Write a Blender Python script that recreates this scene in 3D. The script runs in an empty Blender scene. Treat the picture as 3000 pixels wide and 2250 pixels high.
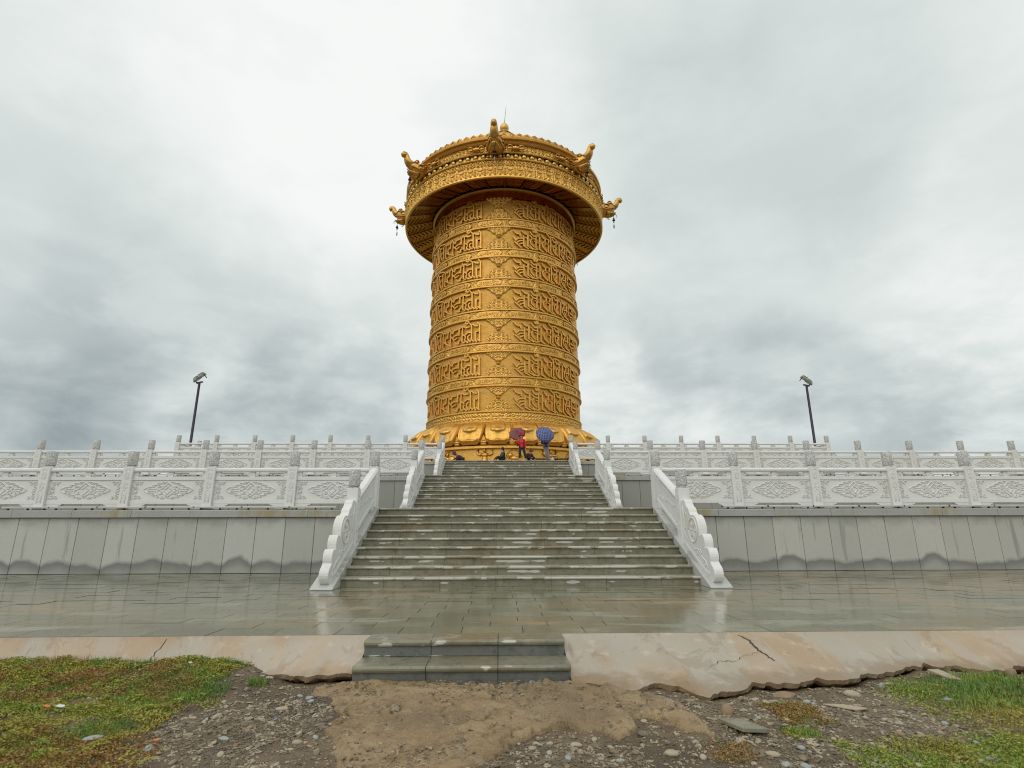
import bpy, bmesh, math, random
import numpy as np
from mathutils import Vector, Matrix
PI=math.pi
random.seed(7); RNG=np.random.default_rng(7)
scene=bpy.context.scene
COL=scene.collection

# ---------------------------------------------------------------- camera
cam_d=bpy.data.cameras.new("camera"); cam=bpy.data.objects.new("camera",cam_d); COL.objects.link(cam); scene.camera=cam
F_PX,PITCH,YAW,ROLL=1576.97,0.2554,0.0236,-0.0028
CAM=Vector((-0.4268,-10.6673,1.1134))
def cam_basis():
    cp,sp,cy,sy=math.cos(PITCH),math.sin(PITCH),math.cos(YAW),math.sin(YAW)
    fw=Vector((sy*cp,cy*cp,sp)); rt=Vector((cy,-sy,0)); up=rt.cross(fw)
    cr,sr=math.cos(ROLL),math.sin(ROLL)
    return cr*rt+sr*up, -sr*rt+cr*up, fw
RT,UP,FW=cam_basis()
cam.matrix_world=Matrix(((RT.x,UP.x,-FW.x,CAM.x),(RT.y,UP.y,-FW.y,CAM.y),(RT.z,UP.z,-FW.z,CAM.z),(0,0,0,1)))
cam_d.sensor_width=36.0; cam_d.lens=F_PX/3000*36; cam_d.clip_start=0.05; cam_d.clip_end=4000
def pix_dir(x,y):          # direction through a pixel of the photograph, used only to place clouds in the sky
    v=FW+RT*((x-1500)/F_PX)+UP*((1125-y)/F_PX); return v.normalized()

# ---------------------------------------------------------------- light
SUN_EL,SUN_AZ=math.radians(46),math.radians(-35)      # azimuth: from +Y (0) clockwise; soft fill added from behind the camera to lift upright faces
sun_d=bpy.data.lights.new("sun","SUN"); sun=bpy.data.objects.new("sun",sun_d); COL.objects.link(sun)
sun_d.energy=1.0; sun_d.angle=math.radians(70); sun_d.color=(1.0,0.97,0.92)
SUN_FROM=Vector((math.sin(math.radians(-25))*math.cos(SUN_EL),-math.cos(math.radians(-25))*math.cos(SUN_EL),math.sin(SUN_EL)))
sun.rotation_euler=SUN_FROM.to_track_quat('Z','Y').to_euler()
scene.view_settings.view_transform='Standard'; scene.view_settings.look='None'
scene.view_settings.gamma=1; scene.view_settings.use_curve_mapping=False
scene.view_settings.exposure=0.0
scene.cycles.glossy_bounces=2; scene.cycles.filter_width=1.1

def make_world():
    w=bpy.data.worlds.new("World"); scene.world=w; w.use_nodes=True
    nt=w.node_tree; N=nt.nodes; Lk=nt.links; N.clear()
    out=N.new("ShaderNodeOutputWorld"); bg=N.new("ShaderNodeBackground"); bg.inputs[1].default_value=0.1
    Lk.new(bg.outputs[0],out.inputs[0])
    sky=N.new("ShaderNodeTexSky"); sky.sky_type='NISHITA'; sky.sun_disc=False
    sky.sun_elevation=SUN_EL; sky.sun_rotation=math.radians(180+25)
    tc=N.new("ShaderNodeTexCoord")
    def math_(op,a,b=None,c=None):
        n=N.new("ShaderNodeMath"); n.operation=op
        for i,v in enumerate((a,b,c)):
            if v is None: continue
            if isinstance(v,(int,float)): n.inputs[i].default_value=v
            else: Lk.new(v,n.inputs[i])
        return n.outputs[0]
    sep=N.new("ShaderNodeSeparateXYZ"); Lk.new(tc.outputs['Generated'],sep.inputs[0])
    zc=math_('MAXIMUM',sep.outputs[2],0.0)
    den=math_('ADD',zc,0.16)
    comb=N.new("ShaderNodeCombineXYZ")
    Lk.new(math_('DIVIDE',sep.outputs[0],den),comb.inputs[0]); Lk.new(math_('DIVIDE',sep.outputs[1],den),comb.inputs[1])
    def noise(scale,detail,rough,src,dist=0.0):
        n=N.new("ShaderNodeTexNoise"); n.inputs['Scale'].default_value=scale; n.inputs['Detail'].default_value=detail
        n.inputs['Roughness'].default_value=rough; n.inputs['Distortion'].default_value=dist
        Lk.new(src,n.inputs['Vector']); return n
    mp=N.new("ShaderNodeMapping"); Lk.new(tc.outputs['Generated'],mp.inputs[0]); mp.inputs['Scale'].default_value=(1.0,1.0,2.3); mp.inputs['Location'].default_value=(1.7,0.4,0.2)
    n1=noise(1.1,7,0.55,comb.outputs[0],0.3); n2=noise(5.2,9,0.60,mp.outputs[0],0.25); n3=noise(2.3,5,0.5,mp.outputs[0],0.3)
    # warp the direction a little so the large cloud masses get ragged edges
    nw=noise(2.6,5,0.6,tc.outputs['Generated'])
    vs=N.new("ShaderNodeVectorMath"); vs.operation='SUBTRACT'; Lk.new(nw.outputs['Color'],vs.inputs[0]); vs.inputs[1].default_value=(0.5,0.5,0.5)
    vm=N.new("ShaderNodeVectorMath"); vm.operation='MULTIPLY_ADD'; Lk.new(vs.outputs[0],vm.inputs[0]); vm.inputs[1].default_value=(0.42,0.42,0.30); Lk.new(tc.outputs['Generated'],vm.inputs[2])
    vn=N.new("ShaderNodeVectorMath"); vn.operation='NORMALIZE'; Lk.new(vm.outputs[0],vn.inputs[0])
    # base luminance by elevation
    mr=N.new("ShaderNodeMapRange"); mr.interpolation_type='SMOOTHSTEP'
    Lk.new(zc,mr.inputs[0]); mr.inputs[1].default_value=0.0; mr.inputs[2].default_value=0.85; mr.inputs[3].default_value=SKY_LO; mr.inputs[4].default_value=SKY_HI
    lum=mr.outputs[0]
    for (x,y,rad,amp) in SKY_BLOBS:
        d=pix_dir(x,y); dn=N.new("ShaderNodeVectorMath"); dn.operation='DOT_PRODUCT'; Lk.new(vn.outputs[0],dn.inputs[0]); dn.inputs[1].default_value=d
        m=N.new("ShaderNodeMapRange"); m.interpolation_type='SMOOTHSTEP'; Lk.new(dn.outputs['Value'],m.inputs[0])
        m.inputs[1].default_value=math.cos(math.radians(rad)); m.inputs[2].default_value=1.0; m.inputs[3].default_value=0; m.inputs[4].default_value=amp
        lum=math_('ADD',lum,m.outputs[0])
    # cloud mottling: stronger near the horizon
    lowm=N.new("ShaderNodeMapRange"); Lk.new(zc,lowm.inputs[0]); lowm.inputs[1].default_value=0.05; lowm.inputs[2].default_value=0.42; lowm.inputs[3].default_value=1.0; lowm.inputs[4].default_value=0.20
    m1=math_('MULTIPLY',math_('MULTIPLY',math_('SUBTRACT',n1.outputs[0],0.5),0.26),lowm.outputs[0])
    puff=N.new("ShaderNodeMapRange"); puff.interpolation_type='SMOOTHSTEP'; Lk.new(n2.outputs[0],puff.inputs[0]); puff.inputs[1].default_value=0.38; puff.inputs[2].default_value=0.62; puff.inputs[3].default_value=-0.10; puff.inputs[4].default_value=0.09
    m2=math_('MULTIPLY',math_('ADD',puff.outputs[0],math_('MULTIPLY',math_('SUBTRACT',n3.outputs[0],0.5),0.35)),lowm.outputs[0])
    lum=math_('ADD',math_('ADD',lum,m1),m2)
    lum=math_('MINIMUM',math_('MAXIMUM',lum,0.34),1.12)
    # darker cloud is bluer
    cr=N.new("ShaderNodeValToRGB"); e=cr.color_ramp.elements
    e[0].position=0.30; e[0].color=(0.27,0.325,0.345,1); e[1].position=1.0; e[1].color=(0.985,1.0,0.985,1)
    e2=cr.color_ramp.elements.new(0.6); e2.color=(0.50,0.56,0.565,1)
    e3=cr.color_ramp.elements.new(0.8); e3.color=(0.72,0.785,0.765,1)
    Lk.new(lum,cr.inputs[0])
    sc=N.new("ShaderNodeVectorMath"); sc.operation='SCALE'; Lk.new(cr.outputs[0],sc.inputs[0]); sc.inputs['Scale'].default_value=9.6*SKY_GAIN
    hi=math_('MAXIMUM',math_('SUBTRACT',lum,1.0),0.0)
    mx=N.new("ShaderNodeMixRGB"); mx.inputs[0].default_value=0.97; Lk.new(sky.outputs[0],mx.inputs[1]); Lk.new(sc.outputs[0],mx.inputs[2])
    Lk.new(mx.outputs[0],bg.inputs[0])
SKY_LO,SKY_HI,SKY_GAIN=0.77,0.90,1.0
SKY_BLOBS=[(950,120,24,0.10),(1000,560,13,0.05),(60,620,11,-0.05),(420,800,9,-0.06),(800,900,8,-0.06),(100,1180,11,-0.15),(420,1180,9,-0.12),(880,1180,9,-0.19),(1100,1100,6,-0.10),(60,1290,8,-0.10),(560,1100,5,0.07),
 (1300,700,12,0.04),(2250,150,19,-0.06),(1900,60,12,-0.05),(2150,430,15,-0.06),(2480,600,8,-0.03),(2350,1100,7,-0.10),(2080,1020,8,-0.09),(2600,1160,7,-0.10),(1780,1120,7,0.08),(2750,850,12,0.06),(2800,1250,8,0.04)]
make_world()

# ---------------------------------------------------------------- helpers
def tag(o,label=None,cat=None,group=None,kind=None):
    if label: o['label']=label
    if cat: o['category']=cat
    if group: o['group']=group
    if kind: o['kind']=kind
    return o
def empty(name,loc=(0,0,0),rz=0.0,label=None,cat=None,group=None):
    o=bpy.data.objects.new(name,None); o.empty_display_size=0.2; COL.objects.link(o); o.location=loc; o.rotation_euler=(0,0,rz)
    return tag(o,label,cat,group)
class MB:
    def __init__(s): s.v=[]; s.f=[]; s.m=[]
    def add(s,vs,fs,m=0):
        b=len(s.v); s.v.extend([tuple(p) for p in vs]); s.f.extend([tuple(b+i for i in f) for f in fs]); s.m.extend([m]*len(fs)); return s
    def box(s,x0,x1,y0,y1,z0,z1,m=0):
        return s.add([(x0,y0,z0),(x1,y0,z0),(x1,y1,z0),(x0,y1,z0),(x0,y0,z1),(x1,y0,z1),(x1,y1,z1),(x0,y1,z1)],
            [(0,3,2,1),(4,5,6,7),(0,1,5,4),(1,2,6,5),(2,3,7,6),(3,0,4,7)],m)
    def prism(s,poly,fn,a,b,m=0):       # poly (u,v) list; fn(u,v,w)->xyz ; extruded w from a to b
        n=len(poly); vs=[fn(u,v,a) for u,v in poly]+[fn(u,v,b) for u,v in poly]
        fs=[tuple(range(n)),tuple(range(2*n-1,n-1,-1))]+[(i,i+n,(i+1)%n+n,(i+1)%n) for i in range(n)]
        return s.add(vs,fs,m)
    def tube(s,pts,rad,n=6,m=0,flat=1.0,caps=True,upv=None):
        P=[Vector(p) for p in pts]; k=len(P)
        if not isinstance(rad,(list,tuple)): rad=[rad]*k
        vs=[]; prev=None
        for i,p in enumerate(P):
            t=(P[min(i+1,k-1)]-P[max(i-1,0)])
            if t.length<1e-9: t=Vector((0,0,1))
            t.normalize()
            if upv is not None: b=Vector(upv)
            else: b=prev if prev is not None else (Vector((0,0,1)) if abs(t.z)<0.9 else Vector((1,0,0)))
            a=t.cross(b)
            if a.length<1e-6: a=t.orthogonal()
            a.normalize(); b=a.cross(t).normalized(); prev=b
            for j in range(n):
                an=2*PI*j/n; vs.append(p+a*math.cos(an)*rad[i]+b*math.sin(an)*rad[i]*flat)
        fs=[]
        for i in range(k-1):
            for j in range(n):
                fs.append((i*n+j,i*n+(j+1)%n,(i+1)*n+(j+1)%n,(i+1)*n+j))
        if caps: fs+= [tuple(range(n-1,-1,-1)),tuple((k-1)*n+j for j in range(n))]
        return s.add(vs,fs,m)
    def lathe(s,prof,n=24,c=(0,0,0),m=0,a0=0.0,a1=2*PI,axis=None,cap=True):
        full=abs((a1-a0)-2*PI)<1e-6; k=n if full else n+1
        vs=[]
        for r,z in prof:
            for j in range(k):
                a=a0+(a1-a0)*j/n; p=Vector((r*math.cos(a),r*math.sin(a),z))
                if axis is not None: p=axis@p
                vs.append(p+Vector(c))
        fs=[]
        for i in range(len(prof)-1):
            for j in range(n if not full else n):
                j2=(j+1)%k if full else j+1
                fs.append((i*k+j,i*k+j2,(i+1)*k+j2,(i+1)*k+j))
        if cap and full:
            if prof[0][0]>1e-6: fs.append(tuple(range(k-1,-1,-1)))
            if prof[-1][0]>1e-6: fs.append(tuple((len(prof)-1)*k+j for j in range(k)))
        return s.add(vs,fs,m)
    def ell(s,c,r,n=10,m=0,rot=None,k=None):
        k=k or max(4,n*2//3); prof=[(max(1e-4,math.sin(PI*i/k)),-math.cos(PI*i/k)) for i in range(k+1)]
        M=Matrix.Diagonal(Vector(r)) if rot is None else rot@Matrix.Diagonal(Vector(r))
        return s.lathe(prof,n,c,m,axis=M,cap=False)
    def build(s,name,mats,parent=None,smooth=False,bevel=0.0,seg=1,loc=None,normals=True):
        me=bpy.data.meshes.new(name); me.from_pydata(s.v,[],s.f)
        if not isinstance(mats,(list,tuple)): mats=[mats]
        for mt in mats: me.materials.append(mt)
        me.polygons.foreach_set('material_index',s.m)
        if bevel>0 or normals:
            bm=bmesh.new(); bm.from_mesh(me)
            if normals: bmesh.ops.recalc_face_normals(bm,faces=bm.faces)
            if bevel>0:
                es=[e for e in bm.edges if len(e.link_faces)==2 and e.calc_face_angle(0)>0.6]
                bmesh.ops.bevel(bm,geom=es,offset=bevel,segments=seg,profile=0.6,affect='EDGES',clamp_overlap=True)
            bm.to_mesh(me); bm.free()
        if smooth:
            me.polygons.foreach_set('use_smooth',[True]*len(me.polygons))
            if smooth!='all':
                try: me.set_sharp_from_angle(angle=math.radians(38))
                except Exception: pass
        me.update()
        o=bpy.data.objects.new(name,me); COL.objects.link(o)
        if parent is not None: o.parent=parent
        if loc is not None: o.location=loc
        return o
def inst(o,parent=None,loc=None,rot=None,scale=None,name=None):   # copy of one mesh object (mesh data shared)
    c=o.copy(); COL.objects.link(c)
    if name: c.name=name
    if parent is not None: c.parent=parent
    if loc is not None: c.location=loc
    if rot is not None: c.rotation_euler=rot
    if scale is not None: c.scale=scale
    return c
def inst_tree(o,parent=None,loc=None,rot=None):
    c=inst(o,parent if parent is not None else o.parent,loc,rot)
    for ch in list(o.children): inst_tree(ch,c)
    return c
def grid_mesh(name,X,Y,Z,mat,parent=None,smooth=True,mask=None,flip=False):
    nv,nu=X.shape; co=np.stack([X,Y,Z],-1).reshape(-1,3)
    idx=np.arange(nv*nu).reshape(nv,nu)
    q=np.stack([idx[:-1,:-1],idx[:-1,1:],idx[1:,1:],idx[1:,:-1]],-1)
    if mask is not None: q=q[mask[:-1,:-1]|mask[:-1,1:]|mask[1:,1:]|mask[1:,:-1]]
    q=q.reshape(-1,4)
    if flip: q=q[:,::-1]
    me=bpy.data.meshes.new(name); me.from_pydata(co.tolist(),[],q.tolist())
    me.materials.append(mat)
    if smooth: me.polygons.foreach_set('use_smooth',[True]*len(me.polygons))
    me.update(); o=bpy.data.objects.new(name,me); COL.objects.link(o)
    if parent is not None: o.parent=parent
    return o
def vnoise(x,y,seed=0):     # smooth value noise, numpy
    x=np.asarray(x,float); y=np.asarray(y,float)
    xi=np.floor(x).astype(np.int64); yi=np.floor(y).astype(np.int64); xf=x-xi; yf=y-yi
    def h(a,b):
        n=(a*374761393+b*668265263+seed*1442695041)&0x7fffffff; n=((n^(n>>13))*1274126177)&0x7fffffff
        return ((n^(n>>16))&0xffff)/65535.0
    u=xf*xf*(3-2*xf); v=yf*yf*(3-2*yf)
    return (h(xi,yi)*(1-u)+h(xi+1,yi)*u)*(1-v)+(h(xi,yi+1)*(1-u)+h(xi+1,yi+1)*u)*v
def fbm(x,y,o=4,seed=0):
    s=0;a=0.5;t=0
    for i in range(o): s=s+a*vnoise(x*2**i,y*2**i,seed+i*17); t+=a; a*=0.5
    return s/t

# ---------------------------------------------------------------- materials
class NT:
    def __init__(s,name):
        s.m=bpy.data.materials.new(name); s.m.use_nodes=True; s.nt=s.m.node_tree; s.N=s.nt.nodes; s.L=s.nt.links
        s.b=s.N['Principled BSDF']; g=s.N.new('ShaderNodeNewGeometry'); s.pos=g.outputs['Position']
        s.obj=s.N.new('ShaderNodeObjectInfo').outputs['Random']
    def val(s,v,sock):
        if isinstance(v,(int,float)): sock.default_value=v
        elif isinstance(v,tuple): sock.default_value=(v+(1,))[:4] if sock.type=='RGBA' else v
        else: s.L.new(v,sock)
    def math(s,op,a,b=0.0,c=None):
        n=s.N.new('ShaderNodeMath'); n.operation=op; s.val(a,n.inputs[0]); s.val(b,n.inputs[1])
        if c is not None: s.val(c,n.inputs[2])
        return n.outputs[0]
    def scalepos(s,sx,sy,sz,off=(0,0,0),src=None):
        n=s.N.new('ShaderNodeVectorMath'); n.operation='MULTIPLY_ADD'; s.L.new(src or s.pos,n.inputs[0]); n.inputs[1].default_value=(sx,sy,sz); n.inputs[2].default_value=off
        return n.outputs[0]
    def noise(s,scale,detail=4,rough=0.55,src=None,dist=0.0):
        n=s.N.new('ShaderNodeTexNoise'); n.inputs['Scale'].default_value=scale; n.inputs['Detail'].default_value=detail; n.inputs['Roughness'].default_value=rough; n.inputs['Distortion'].default_value=dist
        s.L.new(src or s.pos,n.inputs['Vector']); return n.outputs[0]
    def voro(s,scale,src=None,feat='F1',out=0):
        n=s.N.new('ShaderNodeTexVoronoi'); n.feature=feat; n.inputs['Scale'].default_value=scale; s.L.new(src or s.pos,n.inputs['Vector']); return n.outputs[out]
    def ramp(s,f,a,b,lo=0.0,hi=1.0,smooth=True):
        n=s.N.new('ShaderNodeMapRange'); n.interpolation_type='SMOOTHSTEP' if smooth else 'LINEAR'
        s.val(f,n.inputs[0]); n.inputs[1].default_value=a; n.inputs[2].default_value=b; n.inputs[3].default_value=lo; n.inputs[4].default_value=hi; return n.outputs[0]
    def mix(s,f,a,b,mode='MIX'):
        n=s.N.new('ShaderNodeMixRGB'); n.blend_type=mode; s.val(f,n.inputs[0]); s.val(a,n.inputs[1]); s.val(b,n.inputs[2]); return n.outputs[0]
    def sep(s,src=None):
        n=s.N.new('ShaderNodeSeparateXYZ'); s.L.new(src or s.pos,n.inputs[0]); return n.outputs
    def bump(s,h,dist,strength=1.0,prev=None):
        n=s.N.new('ShaderNodeBump'); n.inputs['Strength'].default_value=strength; n.inputs['Distance'].default_value=dist; s.val(h,n.inputs['Height'])
        if prev is not None: s.L.new(prev,n.inputs['Normal'])
        return n.outputs[0]
    def set(s,color=None,rough=None,metal=None,normal=None,spec=None,coat=None,coatr=None,trans=None):
        b=s.b.inputs
        if color is not None: s.val(color,b['Base Color'])
        if rough is not None: s.val(rough,b['Roughness'])
        if metal is not None: s.val(metal,b['Metallic'])
        if normal is not None: s.L.new(normal,b['Normal'])
        if spec is not None: s.val(spec,b['Specular IOR Level'])
        if coat is not None: s.val(coat,b['Coat Weight'])
        if coatr is not None: s.val(coatr,b['Coat Roughness'])
        if trans is not None: s.val(trans,b['Transmission Weight'])
        return s.m
def simple(name,col,rough=0.7,metal=0.0,var=0.15,scale=6.0,bump=0.0,bscale=40.0):
    t=NT(name); n=t.noise(scale,5,0.6); c=t.mix(n,tuple(x*(1-var) for x in col),tuple(min(1,x*(1+var)) for x in col))
    nm=t.bump(t.noise(bscale,3),bump) if bump>0 else None
    return t.set(color=c,rough=rough,metal=metal,normal=nm)

def m_gold(name,a,b,c3,rlo=0.30,rhi=0.5,bmp=0.02):
    t=NT(name); n1=t.noise(0.55,4,0.6,dist=0.5); n2=t.noise(2.6,5,0.65); n3=t.noise(9.0,4,0.6)
    c=t.mix(t.ramp(n1,0.35,0.68),a,b); c=t.mix(t.ramp(n2,0.52,0.75,0,0.55),c,c3)
    c=t.mix(t.ramp(n3,0.55,0.8,0,0.25),c,(0.42,0.24,0.06))
    r=t.ramp(n2,0.3,0.75,rlo,rhi)
    nb=t.bump(t.noise(1.6,4,0.5),0.05,0.6); nb=t.bump(n3,bmp,0.5,nb)
    return t.set(color=c,rough=r,metal=1.0,normal=nb)
M={}
M['gold']=m_gold('gilded_copper',(0.73,0.42,0.095),(0.77,0.43,0.12),(0.62,0.43,0.10),0.40,0.56)
M['golddrum']=m_gold('gilded_drum_sheet',(0.64,0.365,0.085),(0.69,0.385,0.11),(0.56,0.39,0.095),0.52,0.66,0.04)
M['goldm']=m_gold('browned_gilding',(0.58,0.325,0.085),(0.65,0.365,0.105),(0.50,0.30,0.08),0.36,0.52)
M['goldcollar_shaded']=m_gold('shade_reddened_gilding',(0.36,0.10,0.018),(0.44,0.15,0.025),(0.26,0.05,0.012),0.25,0.4)  # collar gilding with canopy shade and the soffit's red reflection put into its colour
M['goldd']=m_gold('gilded_copper_relief',(0.70,0.405,0.095),(0.76,0.43,0.12),(0.61,0.415,0.10),0.36,0.52)
M['goldsoffit']=m_gold('gilded_soffit_shaded',(0.58,0.25,0.035),(0.64,0.30,0.05),(0.46,0.13,0.02),0.25,0.42)  # same gilding, deepened to red-brown to carry the underside's shade and reflections
M['brasspale']=m_gold('pale_brass',(0.56,0.42,0.15),(0.62,0.47,0.18),(0.52,0.38,0.14),0.28,0.42)
M['darkmetal']=simple('dark_bronze',(0.05,0.045,0.04),0.45,0.8)
M['silver']=simple('weathered_silver',(0.35,0.36,0.33),0.4,0.9)

def m_marble():
    t=NT('white_carved_stone'); n=t.noise(3.0,6,0.65); n2=t.noise(0.7,4,0.6); n3=t.noise(60,3,0.5)
    c=t.mix(n,(0.67,0.665,0.64),(0.78,0.775,0.75)); 
    c=t.mix(t.ramp(n2,0.52,0.72,0,0.55),c,(0.66,0.63,0.56))
    st=t.noise(1.0,5,0.6,t.scalepos(9,9,0.8)); c=t.mix(t.ramp(st,0.58,0.78,0,0.35),c,(0.44,0.44,0.41))
    c=t.mix(t.ramp(n3,0.6,0.75,0,0.25),c,(0.45,0.45,0.43))
    return t.set(color=c,rough=0.62,normal=t.bump(n3,0.003,0.5))
M['marble']=m_marble()
def m_marble_cap():
    t=NT('white_stone_cloud_carving'); n=t.noise(3.0,6,0.65)
    v=t.noise(13.0,3,0.5,t.scalepos(1.6,1.6,1.0),dist=1.6); w=t.voro(26.0)
    c=t.mix(n,(0.58,0.575,0.55),(0.68,0.675,0.65))
    return t.set(color=c,rough=0.7,normal=t.bump(w,0.005,0.5,t.bump(t.ramp(v,0.42,0.58),0.018,0.9)))
M['cap']=m_marble_cap()
def m_granite(name,a,b,wet=None,rough=0.6):
    t=NT(name); n=t.noise(1.3,5,0.6); sp=t.noise(70,2,0.5); s2=t.noise(26,3,0.6)
    c=t.mix(n,a,b); c=t.mix(t.ramp(sp,0.58,0.7,0,0.45),c,tuple(x*1.5 for x in b)); c=t.mix(t.ramp(s2,0.55,0.75,0,0.4),c,tuple(x*0.6 for x in a))
    return t,c,sp
def m_wall():
    t,c,sp=m_granite('grey_granite_cladding',(0.40,0.395,0.355),(0.50,0.495,0.45))
    p=t.sep(); X,Y,Z=p[0],p[1],p[2]
    # own tone per slab
    c=t.mix(0.5,c,t.mix(t.obj,(0.38,0.375,0.335),(0.53,0.52,0.475)))
    # water drawn up from the paving: a damp scalloped edge on each slab
    ph=t.math('SINE',t.math('MULTIPLY',t.math('ADD',X,12.05),PI/0.711)); arc=t.math('ABSOLUTE',ph)
    nx=t.noise(0.55,3,0.6,t.scalepos(1,0,0)); h=t.math('ADD',t.math('MULTIPLY',arc,t.math('MULTIPLY',t.obj,0.12)),t.math('ADD',t.math('MULTIPLY',nx,0.75),-0.24))
    h=t.math('ADD',h,t.math('MULTIPLY',t.noise(1.7,3,0.5),0.14))
    h=t.math('ADD',h,t.math('MULTIPLY',t.noise(7,3),0.06))
    wet=t.ramp(t.math('SUBTRACT',h,Z),-0.06,0.05)
    st=t.noise(1.0,4,0.6,t.scalepos(5.5,5.5,0.35)); st=t.ramp(st,0.60,0.70,0,1)
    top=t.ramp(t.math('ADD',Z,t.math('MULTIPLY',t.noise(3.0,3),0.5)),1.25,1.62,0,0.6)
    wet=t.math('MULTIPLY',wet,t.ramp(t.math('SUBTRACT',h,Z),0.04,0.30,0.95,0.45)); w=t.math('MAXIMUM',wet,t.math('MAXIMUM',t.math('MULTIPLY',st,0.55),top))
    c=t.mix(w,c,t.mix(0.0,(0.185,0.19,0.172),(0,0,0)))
    ed=t.ramp(t.math('ABSOLUTE',t.math('SUBTRACT',h,Z)),0.0,0.05,0.30,0.0); c=t.mix(ed,c,(0.42,0.42,0.39))
    return t.set(color=c,rough=t.ramp(w,0,1,0.55,0.3),normal=t.bump(sp,0.002,0.4))
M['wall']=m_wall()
def m_coping():
    t,c,sp=m_granite('grey_granite_coping',(0.28,0.285,0.265),(0.42,0.425,0.40))
    nx=t.noise(0.5,3,0.6,t.scalepos(1,1,0)); st=t.noise(1.0,4,0.6,t.scalepos(9,9,0.6))
    y=t.math('MULTIPLY',t.ramp(nx,0.50,0.62),t.ramp(st,0.35,0.6)); c=t.mix(y,c,(0.33,0.27,0.15))
    pl=t.ramp(t.noise(1.0,3,0.6,t.scalepos(2.3,2.3,3,(5,0,0))),0.56,0.64,0,0.5); c=t.mix(pl,c,(0.36,0.40,0.41))
    return t.set(color=c,rough=0.42,normal=t.bump(sp,0.002,0.4))
M['coping']=m_coping()
def m_step(name,pale_nose,wetc=((0.21,0.195,0.135),(0.33,0.315,0.235)),R=0.168,th=0.50,bro=0.7):
    t,c,sp=m_granite(name,wetc[0],wetc[1])
    p=t.sep(); brown=t.ramp(t.noise(0.9,4,0.6,t.scalepos(1,0.6,1.6,(3.2,0,0))),0.50,0.68,0,bro); c=t.mix(brown,c,(0.20,0.15,0.075))
    c=t.mix(0.35,c,t.mix(t.obj,wetc[0],wetc[1]))
    c=t.mix(t.ramp(t.noise(8,6,0.72),0.47,0.68,0,0.5),c,tuple(x*0.45 for x in wetc[0])); c=t.mix(t.ramp(t.noise(3.1,5,0.7,t.scalepos(1,1,1,(9,1,4))),0.52,0.66,0,0.35),c,tuple(x*1.35 for x in wetc[1]))
    # dry, pale patches left between the wet areas
    ptn=t.noise(1.0,3,0.55,t.scalepos(1.7,2.2,2.2),dist=0.3); fine=t.noise(1.0,3,0.6,t.scalepos(5,5,22))
    if pale_nose:
        m=t.ramp(t.math('SUBTRACT',t.math('ADD',ptn,t.math('MULTIPLY',t.math('SUBTRACT',fine,0.5),0.34)),t.ramp(p[2],0.0,1.5,-0.035,0.05,False)),th,th+0.03)
        g=t.N.new('ShaderNodeNewGeometry'); nrm=t.sep(g.outputs['Normal']); side=t.ramp(nrm[2],0.55,0.92,1.0,0.22); m=t.math('MULTIPLY',m,side)
    else:
        fz=t.math('FRACT',t.math('DIVIDE',t.math('ADD',p[2],1.68),R)); cz=t.ramp(t.math('ABSOLUTE',t.math('SUBTRACT',fz,0.40)),0.05,0.26,0.05,-0.16)
        m=t.ramp(t.math('ADD',t.math('ADD',ptn,cz),t.math('MULTIPLY',t.math('SUBTRACT',fine,0.5),0.22)),0.65,0.67)
    c=t.mix(t.math('MULTIPLY',m,0.85),c,(0.58,0.58,0.51))
    return t.set(color=c,rough=t.ramp(m,0,1,0.22,0.55),normal=t.bump(t.noise(30,5,0.7),0.006,0.6,t.bump(sp,0.003,0.5)))
M['tread']=m_step('wet_granite_tread',True); M['riser']=m_step('wet_granite_riser',False,((0.15,0.138,0.09),(0.27,0.25,0.175)))
M['slabdark']=m_step('blue_granite_riser',False,((0.095,0.10,0.088),(0.18,0.188,0.17)),0.1473,0.6,0.1)
M['slabtop']=m_step('damp_granite_slab',True,((0.17,0.16,0.11),(0.26,0.245,0.175)),0.1473,0.65)
def m_stringer():
    t,c,sp=m_granite('pale_granite_stringer',(0.42,0.42,0.40),(0.54,0.54,0.515))
    w=t.ramp(t.noise(2.2,4,0.6,dist=0.5),0.52,0.56,0,0.7); c=t.mix(w,c,(0.30,0.30,0.275))
    return t.set(color=c,rough=0.45,normal=t.bump(sp,0.002,0.4))
M['stringer']=m_stringer()
def m_paving(name):
    t,c,sp=m_granite(name,(0.19,0.192,0.12),(0.29,0.285,0.185))
    c=t.mix(0.55,c,t.mix(t.obj,(0.15,0.15,0.10),(0.34,0.32,0.235)))
    px=t.sep(); tn=t.math('ADD',t.noise(0.32,3,0.6,t.scalepos(1.0,1.6,1,(7.3,2.0,0)),dist=0.4),t.ramp(t.math('ADD',px[0],t.math('MULTIPLY',px[1],0.4)),2.5,7.5,-0.02,0.10)); tan=t.ramp(tn,0.47,0.62,0,0.9); c=t.mix(tan,c,(0.33,0.25,0.14))
    # standing water: long smooth sheets, between them damp stone
    w=t.noise(0.5,5,0.6,t.scalepos(1,3.2,1),dist=0.6); wm=t.ramp(w,0.36,0.50)
    r=t.ramp(wm,0,1,0.26,0.06)
    c=t.mix(t.math('MULTIPLY',wm,0.30),c,(0.13,0.12,0.08))
    dry=t.ramp(t.noise(1.2,5,0.65,t.scalepos(1,5.0,1,(1,3,0))),0.60,0.68,0,0.45); c=t.mix(dry,c,(0.36,0.35,0.29))
    micro=t.bump(t.noise(28,3,0.6),0.004,0.25); rip=t.bump(t.noise(1.0,3,0.5,t.scalepos(2.2,5,1)),0.0035,0.4,micro)
    return t.set(color=c,rough=r,normal=rip,spec=0.6)
M['paving']=m_paving('wet_paving_stone')
M['joint']=simple('mortar_joint',(0.03,0.028,0.02),0.6)
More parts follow.
